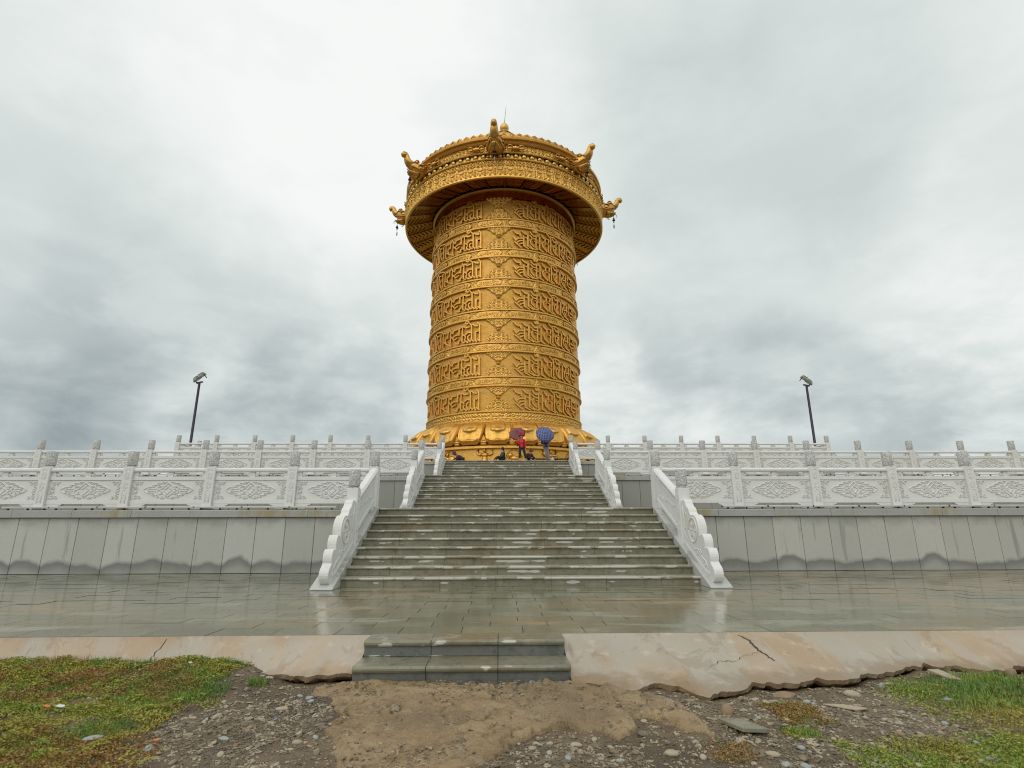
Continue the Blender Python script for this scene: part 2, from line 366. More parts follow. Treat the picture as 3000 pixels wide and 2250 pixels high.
def m_concrete():
    t=NT('wet_clay_coloured_concrete')
    n=t.noise(1.1,5,0.6,dist=0.4); n2=t.noise(5,5,0.65); s=t.noise(1.0,4,0.55,t.scalepos(3.0,0.9,1),dist=0.5); sp=t.noise(60,2)
    n0=t.noise(0.45,3,0.5,t.scalepos(1,0.6,1,(2.2,0,0))); c=t.mix(t.ramp(n,0.35,0.65),(0.37,0.26,0.155),(0.42,0.335,0.235)); c=t.mix(t.ramp(n0,0.50,0.56,0,0.75),c,(0.37,0.335,0.275)); pz=t.sep(); mud=t.ramp(t.math('ADD',pz[2],t.math('MULTIPLY',n2,0.16)),-0.175,-0.11,0.75,0); c=t.mix(t.ramp(s,0.50,0.56,0,0.55),c,(0.39,0.345,0.285))
    c=t.mix(t.ramp(s,0.66,0.70,0,0.6),c,(0.26,0.18,0.11))
    c=t.mix(t.ramp(n2,0.57,0.72,0,0.6),c,(0.56,0.48,0.38)); c=t.mix(mud,c,(0.24,0.165,0.09)); c=t.mix(t.ramp(t.noise(2.2,5,0.7,t.scalepos(1.4,0.8,1,(3,3,0)),dist=0.6),0.56,0.60,0,0.45),c,(0.27,0.185,0.11)); c=t.mix(t.ramp(sp,0.70,0.76,0,0.6),c,(0.70,0.64,0.55))
    wet=t.ramp(t.noise(0.8,4,0.6,t.scalepos(1,0.7,1,(0,9,0))),0.35,0.60)
    return t.set(color=c,rough=t.ramp(wet,0,1,0.10,0.36),normal=t.bump(t.noise(9,5,0.6),0.012,0.45,t.bump(sp,0.003,0.4)),spec=0.5)
M['concrete']=m_concrete()
def m_crust():
    t=NT('muddy_cement_crust')
    n=t.noise(2.0,6,0.65); n2=t.noise(11,6,0.7); lump=t.ramp(t.noise(3.3,4,0.55,dist=0.4),0.58,0.66); sp=t.noise(50,2)
    c=t.mix(t.ramp(n,0.3,0.7),(0.27,0.175,0.08),(0.44,0.31,0.165)); c=t.mix(t.ramp(n2,0.48,0.68,0,0.7),c,(0.14,0.095,0.05)); c=t.mix(t.ramp(t.noise(0.9,4,0.6,t.scalepos(1,1,1,(4,2,0))),0.5,0.62,0,0.6),c,(0.215,0.155,0.085))
    c=t.mix(t.math('MULTIPLY',lump,0.6),c,(0.38,0.29,0.19)); c=t.mix(t.ramp(sp,0.69,0.74,0,0.7),c,(0.55,0.47,0.36))
    return t.set(color=c,rough=0.5,normal=t.bump(t.noise(42,5,0.7),0.02,0.8,t.bump(n2,0.04,1.0,t.bump(lump,0.03,0.6))))
M['crust']=m_crust()
def m_soil():
    t=NT('wet_stony_soil')
    n=t.noise(1.4,6,0.65); n2=t.noise(14,6,0.7); v=t.voro(48.0); v2=t.voro(22.0)
    c=t.mix(t.ramp(n,0.35,0.65),(0.085,0.058,0.03),(0.215,0.15,0.08)); c=t.mix(t.ramp(n2,0.45,0.7,0,0.6),c,(0.055,0.038,0.022))
    c=t.mix(t.ramp(t.math('ADD',v,t.math('MULTIPLY',n2,0.3)),0.30,0.40,0.5,0),c,(0.24,0.20,0.145))
    far=t.ramp(t.sep()[1],6,60); c=t.mix(far,c,(0.10,0.13,0.05))
    return t.set(color=c,rough=0.62,normal=t.bump(v,-0.02,0.8,t.bump(n2,0.03,0.8)))
M['soil']=m_soil()
def m_leaf(name,cols,rough=0.5):
    t=NT(name); n=t.noise(1.5,4,0.6,dist=0.3); n2=t.noise(60,2)
    c=t.mix(t.ramp(n,0.40,0.62),cols[0],cols[1]); c=t.mix(t.ramp(n2,0.4,0.65),c,cols[2]); t.b.inputs['Subsurface Weight'].default_value=0.0
    return t.set(color=c,rough=rough)
M['moss']=m_leaf('olive_creeping_plants',((0.26,0.22,0.03),(0.15,0.28,0.025),(0.40,0.35,0.055)))
M['grass']=m_leaf('green_grass_blades',((0.055,0.18,0.018),(0.22,0.29,0.03),(0.11,0.22,0.02)))
M['rust']=m_leaf('rust_coloured_plants',((0.26,0.12,0.035),(0.20,0.15,0.03),(0.36,0.21,0.05)))
def m_pebble(name,cols):
    t=NT(name); v=t.N.new('ShaderNodeTexVoronoi'); v.inputs['Scale'].default_value=16; t.L.new(t.pos,v.inputs['Vector'])
    s=t.sep(v.outputs['Color']); c=t.mix(s[0],cols[0],cols[1]); c=t.mix(t.ramp(s[1],0.5,0.9),c,cols[2]); c=t.mix(t.ramp(t.noise(40,4),0.45,0.7,0,0.3),c,tuple(x*0.5 for x in cols[0]))
    return t.set(color=c,rough=0.42)
M['pebble']=m_pebble('river_pebbles',((0.20,0.15,0.09),(0.105,0.082,0.052),(0.36,0.305,0.21)))
M['stone_grey']=simple('grey_river_stone',(0.30,0.32,0.30),0.45,var=0.2,scale=25,bump=0.002)
M['stone_tan']=simple('tan_river_stone',(0.38,0.31,0.21),0.45,var=0.25,scale=18,bump=0.003)
M['stone_brown']=simple('brown_rock',(0.27,0.18,0.105),0.6,var=0.3,scale=14,bump=0.012,bscale=22)
M['polewood']=simple('dark_purple_paint',(0.035,0.02,0.045),0.35,0.0)
M['lampgrey']=simple('weathered_grey_aluminium',(0.30,0.31,0.27),0.5,0.4,0.3,3)
M['lampglass']=simple('floodlight_glass',(0.14,0.15,0.14),0.08)
M['whitebar']=simple('pale_light_housing',(0.55,0.55,0.50),0.4)
M['black']=simple('black_plastic',(0.015,0.015,0.015),0.5)
M['skin']=simple('skin',(0.52,0.33,0.24),0.55,var=0.05)
M['red']=simple('red_jacket',(0.68,0.012,0.03),0.6,var=0.25,scale=9)
M['redhat']=simple('red_hat_felt',(0.42,0.012,0.015),0.75)
M['blackcloth']=simple('black_trousers',(0.02,0.018,0.022),0.8,var=0.4)
M['hair']=simple('black_hair',(0.012,0.010,0.010),0.5)
M['mask']=simple('pale_blue_mask',(0.42,0.60,0.58),0.8,var=0.05)
M['bluecloth']=simple('blue_jacket',(0.015,0.04,0.16),0.7,var=0.4)
M['greycloth']=simple('grey_trousers',(0.26,0.24,0.25),0.8,var=0.25,scale=12)
M['browncloth']=simple('brown_coat',(0.10,0.035,0.02),0.75,var=0.4)
M['brownhat']=simple('brown_felt',(0.15,0.05,0.02),0.8)
M['plumcloth']=simple('plum_coat',(0.085,0.03,0.035),0.75,var=0.4)
M['umbpink']=simple('dusty_rose_umbrella_cloth',(0.60,0.36,0.39),0.6,var=0.1)
M['umbred']=simple('red_umbrella_edge',(0.42,0.06,0.04),0.6)
M['bag']=simple('white_plastic_bag',(0.62,0.63,0.60),0.4)
M['orange']=simple('orange_plastic',(0.65,0.16,0.04),0.45)
M['bluep']=simple('blue_plastic',(0.12,0.25,0.6),0.4)
def m_plaid():
    t=NT('blue_checked_umbrella_cloth'); tc=t.N.new('ShaderNodeTexCoord').outputs['Object']; p=t.sep(tc)
    def line(v,f,w): return t.ramp(t.math('ABSOLUTE',t.math('SUBTRACT',t.math('FRACT',t.math('MULTIPLY',v,f)),0.5)),w,w+0.10,1,0)
    g=t.math('MAXIMUM',line(p[0],11,0.10),line(p[1],11,0.10)); g2=t.math('MAXIMUM',line(p[0],6,0.16),line(p[1],6,0.16))
    c=t.mix(t.math('MULTIPLY',g2,0.7),(0.012,0.022,0.15),(0.005,0.008,0.05)); c=t.mix(t.math('MULTIPLY',g,0.75),c,(0.22,0.26,0.48))
    return t.set(color=c,rough=0.6)
M['plaid']=m_plaid()
def translucent(key,col,f):
    m=M[key]; nt=m.node_tree; tr=nt.nodes.new('ShaderNodeBsdfTranslucent'); tr.inputs[0].default_value=col+(1,); mx=nt.nodes.new('ShaderNodeMixShader'); mx.inputs[0].default_value=f
    out=[n for n in nt.nodes if n.type=='OUTPUT_MATERIAL'][0]; nt.links.new(nt.nodes['Principled BSDF'].outputs[0],mx.inputs[1]); nt.links.new(tr.outputs[0],mx.inputs[2]); nt.links.new(mx.outputs[0],out.inputs[0])
translucent('umbpink',(0.75,0.48,0.51),0.6)
M['wood']=simple('dark_wood',(0.05,0.025,0.012),0.6)
GLYPHS=[[[[-18.5,1.8],[-17.1,1.61],[-17.0,0.2]],[[-18.7,0.35],[-16.7,0.17]],[[-21.9,1.68],[-20.7,1.53],[-18.7,1.49]],[[-18.4,1.0],[-20.0,1.02],[-19.9,0.28],[-18.9,0.17]]],[[[-24.3,1.79],[-22.9,1.62],[-22.8,0.39],[-21.3,0.21]],[[-29.5,1.62],[-27.2,1.45],[-24.7,1.5]],[[-27.6,0.86],[-25.6,1.04],[-23.1,1.0]],[[-24.5,0.77],[-25.6,0.68],[-25.6,0.48],[-24.3,0.27],[-23.4,0.24]],[[-27.3,0.59],[-28.1,0.5],[-27.7,0.33],[-25.5,0.17]]],[[[-27.5,1.95],[-26.2,2.04],[-24.7,1.92],[-26.6,1.78],[-28.0,1.88]]],[[[-31.3,1.73],[-29.9,1.53],[-30.1,0.3],[-28.3,0.2]],[[-29.8,0.95],[-27.5,0.71]],[[-31.5,1.51],[-32.6,1.52],[-32.8,0.94],[-35.0,0.99],[-36.7,0.95],[-37.9,0.84]],[[-34.4,1.46],[-37.1,1.45],[-38.3,1.21],[-39.9,1.35]],[[-34.4,0.73],[-37.1,0.6]],[[-40.1,0.97],[-37.1,0.62]],[[-31.8,0.43],[-32.9,0.43],[-33.0,0.18],[-33.8,0.19],[-36.0,0.36]]],[[[-41.4,1.69],[-40.2,1.44],[-40.4,0.22]],[[-41.8,1.46],[-42.9,1.41],[-43.1,0.97],[-45.4,0.92],[-46.0,0.81],[-44.7,0.55]],[[-47.2,0.67],[-44.7,0.45],[-39.6,0.14]],[[-46.8,1.45],[-45.1,1.39]]],[[[-50.2,1.68],[-48.1,1.47],[-48.3,0.23],[-46.7,0.14]],[[-50.1,1.46],[-51.1,1.41],[-50.6,0.3]],[[-53.6,1.42],[-55.2,1.47]],[[-53.4,0.91],[-54.9,0.78],[-54.3,0.49],[-52.7,0.22]],[[-58.8,1.75],[-55.4,1.84],[-53.4,1.77],[-50.2,1.68]]],[[[-60.7,1.77],[-58.6,1.47],[-58.8,0.29],[-55.3,0.12]],[[-58.8,1.75],[-56.1,1.53],[-56.6,0.21]]],[[[-61.2,1.43],[-61.4,0.98]],[[-61.4,0.93],[-61.7,0.28],[-57.8,0.13]],[[-69.0,1.64],[-66.0,1.4],[-64.4,1.37]],[[-66.0,1.4],[-66.2,0.92]],[[-72.1,1.32],[-70.5,0.82],[-71.8,0.4]]],[[[6.1,1.73],[7.4,1.51],[9.0,1.41],[10.7,1.43],[10.7,1.24]],[[6.1,1.08],[7.8,0.78]],[[8.3,0.87],[9.7,1.01],[12.4,1.02]],[[8.7,0.61],[10.2,0.78],[12.4,0.81]],[[10.3,0.46],[12.8,0.6]],[[7.0,0.63],[9.0,0.42],[11.2,0.18]],[[12.0,1.73],[13.5,1.53],[15.0,1.44],[16.3,1.44],[16.2,0.36],[19.8,0.15]],[[13.2,1.26],[13.3,0.33],[16.7,0.13]],[[15.0,1.13],[16.3,1.07]]],[[[18.2,1.73],[19.4,1.51],[20.7,1.4],[22.6,1.43],[22.6,1.28]],[[18.4,1.36],[19.4,1.22],[20.6,1.16],[22.6,1.16],[22.5,1.03]],[[19.3,1.08],[18.2,0.91],[18.6,0.65],[20.9,0.4]],[[21.2,0.94],[22.6,0.9],[22.4,0.33]],[[17.8,0.46],[20.0,0.2],[22.0,0.16],[23.7,0.26]],[[24.3,1.43],[25.5,1.42],[25.3,0.95]],[[24.2,0.84],[25.4,0.81],[25.2,0.28],[28.1,0.13]]],[[[20.2,1.91],[21.2,1.75]],[[21.7,1.95],[22.8,1.97],[23.5,1.85],[22.2,1.75]],[[21.2,1.87],[22.3,1.85]]],[[[27.1,1.71],[27.9,1.52],[28.9,1.42],[30.1,1.41],[29.9,1.11]],[[28.5,1.05],[27.4,0.88],[27.9,0.6],[31.3,0.28]],[[31.8,1.45],[33.2,1.44],[33.1,1.12]],[[31.8,0.96],[33.1,0.91],[32.9,0.26],[35.9,0.13]]],[[[31.7,1.94],[35.3,1.63],[34.9,0.33],[37.8,0.14]],[[35.0,1.8],[37.9,1.85],[40.3,1.73]],[[36.7,1.68],[38.1,1.43],[40.4,1.42],[40.3,1.13]],[[39.0,1.11],[37.2,0.92],[37.6,0.55],[40.1,0.27]],[[39.1,0.93],[40.6,0.96],[40.4,0.83],[38.9,0.73]],[[38.9,0.65],[39.8,0.45],[41.8,0.27]],[[42.3,1.43],[43.8,1.44],[43.4,0.25],[46.3,0.09]]],[[[44.6,1.64],[45.8,1.41],[47.7,1.35],[47.2,1.09],[45.6,0.92],[45.7,0.56],[48.1,0.3],[53.1,0.1]],[[49.8,1.4],[50.7,1.38],[50.2,0.78]],[[47.5,0.84],[49.4,0.91]],[[47.9,0.68],[48.6,0.49]]],[[[53.0,1.58],[54.4,1.41]],[[53.4,1.35],[53.5,1.11]],[[55.4,1.35],[58.7,1.39],[58.0,1.16]],[[53.2,0.88],[53.5,0.61],[55.5,0.51],[58.2,0.58]],[[55.7,0.87],[59.5,0.86]],[[55.6,0.31],[59.1,0.09]],[[61.2,1.43],[60.0,0.09]]],[[[63.9,1.41],[67.0,1.27]],[[67.6,0.88],[66.6,0.78]],[[65.2,1.08],[64.4,0.61]]]]
# ================================================================ ground, paving, apron
R_,T_,SW=0.168,0.3675,3.42
GZ=-0.30
APR_L=[(-14,-4.85),(-8.5,-4.75),(-6.8,-4.7),(-5.9,-4.70),(-5.45,-4.68),(-4.9,-4.67),(-4.31,-4.69),(-3.51,-4.69),(-3.1,-4.74),(-2.85,-4.84),(-2.65,-5.0),(-2.35,-5.16),(-2.17,-5.19),(-2.06,-5.10),(-1.92,-5.14),(-1.768,-5.10)]
APR_R=[(0.237,-5.32),(0.36,-5.31),(0.5,-5.35),(0.59,-5.49),(0.73,-5.53),(0.91,-5.44),(1.0,-5.40),(1.16,-5.44),(1.24,-5.66),(1.31,-5.73),(1.53,-5.62),(1.75,-5.5),(1.85,-5.36),(1.95,-5.38),(2.19,-5.37),(2.47,-5.25),(2.69,-5.24),(2.88,-5.21),(3.09,-5.09),(3.32,-5.02),(3.5,-5.02),(3.7,-4.88),(4.04,-4.82),(4.16,-4.92),(4.35,-5.05),(4.8,-4.93),(5.6,-5.0),(7,-4.9),(9,-5.0),(14,-4.95)]
def interp(poly,x): return np.interp(x,[p[0] for p in poly],[p[1] for p in poly])
def apz(X,Y):
    X=np.asarray(X,float); e=np.where(X<-0.8,interp(APR_L,X),interp(APR_R,X)); t=np.clip((-4.5-Y)/(-4.5-e),0,1.3); return -0.005-np.where(X<-0.8,0.215,0.262)*np.minimum(t,1)**0.85-0.02*np.maximum(t-1,0)
def apron(name,poly,x0,x1,label):
    n=int((x1-x0)/0.02)
    xs=np.linspace(x0,x1,n); y0_=interp(poly,xs); dy=(fbm(xs*4.0,xs*0+3.1,5,5)-0.5)*0.10+(fbm(xs*13,xs*0+1,4,9)-0.5)*0.09; yb=y0_+dy
    yt=-4.50+0*xs; ts=1-(1-np.linspace(0,1,22))**1.5
    X=np.repeat(xs[None],22,0); Y=yt[None]+(y0_-yt)[None]*ts[:,None]+dy[None]*(ts[:,None]**5)
    def zs(X,Y,t):
        z=apz(X,Y)+ (fbm(X*0.9,Y*1.2,4,2)-0.5)*0.035+(fbm(X*6,Y*6,3,8)-0.5)*0.008
        return np.where(t<0.01,-0.004,z)
    Z=zs(X,Y,ts[:,None]+0*X)
    # turned-down broken edge with real thickness
    Xe=np.vstack([X,X[-1:],X[-1:]+(vnoise(xs*23,xs*0+1,4)-0.5)[None]*0.02,xs[None]]); Ye=np.vstack([Y,Y[-1:],(Y[-1]+0.006+0.014*vnoise(xs*31,xs*0+2,6))[None],(yb+0.08)[None]]); Ze=np.vstack([Z,Z[-1:]-0.0005,(Z[-1]-0.028-0.02*vnoise(xs*17,xs*0,3))[None],(Z[-1]-0.075)[None]])
    o=grid_mesh(name,Xe,Ye,Ze,M['concrete'],flip=True); me=o.data; nc=(Xe.shape[1]-1)*(Xe.shape[0]-4); me.polygons.foreach_set('use_smooth',[i<nc for i in range(len(me.polygons))]); o['kind']='structure'; o['label']=label
    return o
apron('concrete_apron',APR_L,-14,-1.768,'sloping clay-coloured concrete strip to the left of the small steps')
apron('concrete_apron',APR_R,0.237,14,'cracked sloping clay-coloured concrete strip to the right of the small steps')
# cracks in the right strip: thin raised-lipped fissures following traced lines
def crack_strip(pts,w,parent=None,jit=0.015):
    mb=MB(); P=[]
    for (a,b) in zip(pts[:-1],pts[1:]):
        for k in range(5): t=k/5; P.append((a[0]+(b[0]-a[0])*t+random.uniform(-jit,jit),a[1]+(b[1]-a[1])*t+random.uniform(-jit,jit)))
    P.append(pts[-1]); n=len(P); vs=[]
    for i,(x,y) in enumerate(P):
        ww=w*(0.3+0.7*math.sin(PI*(i+0.5)/n))*random.uniform(0.6,1.2)
        z=float(apz(x,y))+float(fbm(x*0.9,y*1.2,4,2)-0.5)*0.035+float(fbm(x*6,y*6,3,8)-0.5)*0.008+0.005
        vs+= [(x-ww,y,z),(x+ww,y+ww*0.4,z+0.002)]
    mb.add(vs,[(2*i,2*i+1,2*i+3,2*i+2) for i in range(n-1)])
    o=mb.build('crack',M['joint'],normals=False); o['kind']='structure'; return o
crack_strip([(2.10,-4.52),(2.19,-4.62),(2.17,-4.75),(2.22,-4.88),(2.25,-5.0)],0.011)
crack_strip([(2.18,-4.85),(2.0,-4.90),(1.85,-5.0),(1.66,-5.07),(1.52,-5.2)],0.006)
crack_strip([(-3.86,-4.52),(-3.90,-4.6),(-3.93,-4.67)],0.006)

GROUND_DIP=[]
def ground_h(X,Y):
    z=GZ+(fbm(X*0.8,Y*0.8,4,11)-0.5)*0.06+(fbm(X*4,Y*4,4,21)-0.5)*0.035+(fbm(X*17,Y*17,2,31)-0.5)*0.012
    ya=np.where(X<-0.8,interp(APR_L,X),interp(APR_R,X))
    d=ya-Y     # distance in front of the broken edge
    r=np.clip((X-0.9)/0.6,0,1); z=z-0.03*r*np.exp(-np.maximum(d,-0.1)/0.22)   # washed-out hollow under the right edge
    l=np.clip((-2.3-X)/0.5,0,1); z=np.where((d<-0.08)&(l<0.5),np.minimum(z,GZ-0.10),z); z=z+0.085*l*np.exp(-(np.maximum(np.abs(d-0.1)-0.16,0)/0.3)**2)
    return z
def make_ground():
    def axis(a,b,st,far):
        c=list(np.arange(a,b+1e-6,st)); L=[];R=[];s=st
        x=a
        while x>-far: s*=1.35; x-=s; L.append(x)
        s=st; x=b
        while x<far: s*=1.35; x+=s; R.append(x)
        return np.array(L[::-1]+c+R)
    xs=axis(-6.6,6.6,0.035,900); ys=axis(-8.2,-4.35,0.03,900)
    X,Y=np.meshgrid(xs,ys); Z=ground_h(X,Y); far=np.clip((np.abs(X)-9)/6,0,1)
    Z=np.where((Y>-4.3),-0.42,Z); 
    o=grid_mesh('ground',X,Y,Z,M['soil']); o['kind']='structure'; o['label']='wet stony soil running out to the horizon'
make_ground()

# muddy cement crust in front of the small steps
def inpoly(px,py,poly):
    ins=np.zeros(px.shape,bool); n=len(poly); j=n-1
    for i in range(n):
        xi,yi=poly[i]; xj,yj=poly[j]
        c=((yi>py)!=(yj>py))&(px<(xj-xi)*(py-yi)/(yj-yi+1e-12)+xi); ins^=c; j=i
    return ins
def polydist(px,py,poly):
    d=np.full(px.shape,9.0); n=len(poly)
    for i in range(n):
        ax,ay=poly[i]; bx,by=poly[(i+1)%n]; dx,dy=bx-ax,by-ay; t=np.clip(((px-ax)*dx+(py-ay)*dy)/(dx*dx+dy*dy+1e-12),0,1)
        d=np.minimum(d,np.hypot(px-ax-t*dx,py-ay-t*dy))
    return np.where(inpoly(px,py,poly),d,-d)
CRUST=[(-2.02,-5.20),(-2.0,-5.32),(-1.98,-5.5),(-1.80,-5.75),(-1.70,-5.95),(-1.69,-6.18),(-1.61,-6.45),(-1.49,-6.65),(-1.42,-6.96),(-1.35,-7.6),(-0.5,-7.6),(-0.55,-7.0),(-0.36,-6.66),(-0.21,-6.49),(-0.09,-6.37),(0.07,-6.28),(0.18,-6.33),(0.28,-6.42),(0.38,-6.51),(0.51,-6.47),(0.56,-6.2),(0.70,-6.19),(0.83,-6.35),(0.94,-6.49),(1.06,-6.6),(1.08,-6.1),(1.02,-5.84),(0.9,-5.62),(0.62,-5.50),(0.39,-5.36),(0.22,-5.2),(-0.8,-5.12)]
def make_crust():
    xs=np.arange(-2.3,1.35,0.0125); ys=np.arange(-7.7,-5.0,0.0125); X,Y=np.meshgrid(xs,ys)
    d=polydist(X+(fbm(X*6,Y*6,5,51)-0.5)*0.20,Y+(fbm(X*6,Y*6,5,61)-0.5)*0.20,CRUST)
    base=ground_h(X,Y); hgt=0.028+(fbm(X*2.5,Y*2.5,4,71)-0.5)*0.05+(fbm(X*9,Y*9,4,81)-0.5)*0.045+(fbm(X*30,Y*30,2,85)-0.5)*0.020-0.03*np.clip(1-np.abs(fbm(X*1.7+5,Y*1.7,4,87)-0.5)/0.012,0,1)
    lump=np.clip((fbm(X*3.6,Y*3.6,3,91)-0.52)*9,0,1)*0.030*np.clip((X+0.3)/0.4,0.15,1)
    Z=np.where(d>0,base*0.35+(GZ)*0.65+(hgt+lump)*np.clip(d/0.05,0,1)**0.6,base-0.03)
    o=grid_mesh('ground_crust',X,Y,Z,M['crust'],mask=d>-0.01); o['kind']='structure'; o['label']='lumpy brown cement crust on the ground below the small steps'
make_crust()

# ---------------------------------------------------------------- paving
pv=MB().box(-26,26,-4.5,3.3,-0.40,-0.006).build('paving',M['joint']); pv['kind']='structure'; pv['label']='wet stone paving in front of the stairs'
def pavers():
    rows=[(-4.497,-4.093)]+[(-4.089+0.342*k,-4.089+0.342*(k+1)-0.007) for k in range(0,21)]
    proto={}
    rest=MB(); cnt=0
    for r,(y0,y1) in enumerate(rows):
        off=(0.33 if r%2 else 0.0)-0.19+random.uniform(-0.03,0.03)
        xlim=13.5 if r<6 else 22
        k0=int(-22/0.665)
        for k in range(k0,-k0+1):
            xa=off+k*0.665; xb=xa+0.658
            vis=abs((xa+xb)/2+0.4)<7.2+0.93*(y0+4.5)*0.9 and r<7
            dz=random.uniform(-0.0016,0.0016); ry=random.uniform(-0.0009,0.0009)
            if vis and cnt<290:
                key=0
                if key not in proto:
                    w,h=0.3285,0.5*(0.338)
                    proto[0]=MB().box(-w,w,-1,1,-0.03,0.0).build('paver',M['paving'],pv,bevel=0.003)
                    o=proto[0]
                else: o=inst(proto[0],pv)
                o.location=((xa+xb)/2,(y0+y1)/2,dz); o.scale=(1,(y1-y0)/2,1); o.rotation_euler=(random.uniform(-0.0012,0.0012),ry,0); cnt+=1
            else:
                rest.add([(xa,y0,dz-ry),(xb,y0,dz+ry),(xb,y1,dz+ry),(xa,y1,dz-ry)],[(0,1,2,3)])
    rest.build('pavers_far',M['paving'],pv)['kind']='stuff'
pavers()

# ---------------------------------------------------------------- small steps at the edge
def front_steps():
    t=empty('front_steps',(0,0,0),0,'pair of low grey granite steps set into the broken concrete edge','steps')
    X0,X1=-1.765,0.232; js=[X0,X0+0.665,X0+1.33,X1]
    # upper: tread top at z=0 from -4.50 to -4.83, lower tread top -0.147, to -5.20
    for (yb,yf,zt,zb,ex) in ((-4.49,-4.835,0.003,-0.147,0.0),(-4.80,-5.20,-0.147,-0.36,0.012)):
        for i in range(3):
            a,b=js[i]+0.0025-(ex if i==0 else 0),js[i+1]-0.0025+(ex if i==2 else 0)
            mb=MB(); th=0.055; prof=[(yb,zt),(yf+0.018,zt),(yf+0.005,zt-0.006),(yf-0.003,zt-0.02),(yf-0.003,zt-0.036),(yf+0.008,zt-th),(yb,zt-th)]
            mb.prism(prof,lambda u,v,w:(w,u,v),a,b); o=mb.build('tread_slab',M['slabtop'],t,bevel=0.003); o.location=(0,random.uniform(-0.003,0.003),random.uniform(-0.0015,0.0015))
            MB().box(a,b,yf+0.03,yf+0.12,zb,zt-th-0.003).build('riser_slab',M['slabdark'],t,bevel=0.003)
    MB().box(X0+0.006,X1-0.006,-5.14,-4.52,-0.40,-0.21).box(X0+0.004,X1-0.004,-4.77,-4.5,-0.2,-0.056).build('core',M['slabdark'],t)
front_steps()

# ================================================================ stairs
def staircase(Y0,Z0,label,seed):
    rnd=random.Random(seed); t=empty('stone_staircase',(0,Y0,Z0),0,label,'stairs','flights of wet stone stairs')
    protoT={};
    for i in range(9):
        y=i*T_; zt=(i+1)*R_; off=rnd.choice([0,0.02,-0.03,0.05]); n=6
        js=[-SW]+[ -2.59+1.04*k+off for k in range(6)]+[SW]
        js2=js if rnd.random()<0.6 else [-SW]+[-2.59+1.04*k+off+rnd.choice([0.0,0.0,0.5]) *0 for k in range(6)]+[SW]
        depth=T_+0.06 if i<8 else T_*1.6
        for k in range(len(js)-1):
            a,b=js[k]+0.0025,js[k+1]-0.0025; th=0.052; yf=y-0.042
            prof=[(y+depth,zt),(yf+0.02,zt),(yf+0.007,zt-0.005),(yf,zt-0.018),(yf,zt-0.032),(yf+0.01,zt-0.047),(yf+0.02,zt-th),(y+depth,zt-th)]
            o=MB().prism(prof,lambda u,v,w:(w,u,v),a,b).build('tread_slab',M['tread'],t,smooth=True); o.location=(0,rnd.uniform(-0.004,0.004),rnd.uniform(-0.002,0.0015))
            MB().box(a,b,y,y+0.10,zt-R_+0.001,zt-th-0.003).build('riser_slab',M['riser'],t).location=(0,rnd.uniform(-0.003,0.003),0)
    c=MB(); H=9*R_
    prof=[(0.04,0.0)]+sum([[(i*T_+0.04,(i+1)*R_-0.06),((i+1)*T_+0.04,(i+1)*R_-0.06)] for i in range(9)],[])+[(9*T_+0.04,0.0)]
    c.prism(prof,lambda u,v,w:(w,u,v),-SW,SW); c.build('core',M['joint'],t)
    for s in (-1,1):          # sloped pale stringer slabs
        sl=R_/T_; y0,y1=-0.53,2.87; a,b=SW-0.06,SW+0.345
        for q,(ya,yb) in enumerate(((y0,0.62),(0.625,1.95),(1.955,y1))):
            f=lambda yy:(yy+0.5)*sl+0.012
            poly=[(ya,max(0.0,f(ya)-0.16) if ya>-0.4 else 0.0),(ya,f(ya) if ya>-0.4 else 0.015),(yb,f(yb)),(yb,f(yb)-0.20)]
            if q==0: poly=[(-0.53,0.0),(-0.53,0.02),(yb,f(yb)),(yb,max(0,f(yb)-0.20)),(0.0,0.0)]
            MB().prism(poly,lambda u,v,w:(w,u,v),s*a,s*b).build('stringer',M['stringer'],t,bevel=0.006)
        MB().prism([(-0.3,0),(2.9,1.35),(3.02,1.35),(3.02,0)],lambda u,v,w:(w,u,v),s*(SW+0.0),s*(SW+0.33)).build('side_wall',M['stringer'],t)
    return t
LV=[0.0,1.512,3.024,4.536]; YB=[0.0,8.0612,16.1713]
staircase(YB[0],LV[0],'lowest and widest-looking flight of wet stone stairs rising from the paving',1)
staircase(YB[1],LV[1],'middle flight of wet stone stairs between the two terrace walls',2)
staircase(YB[2],LV[2],'top flight of wet stone stairs under the golden prayer wheel',3)

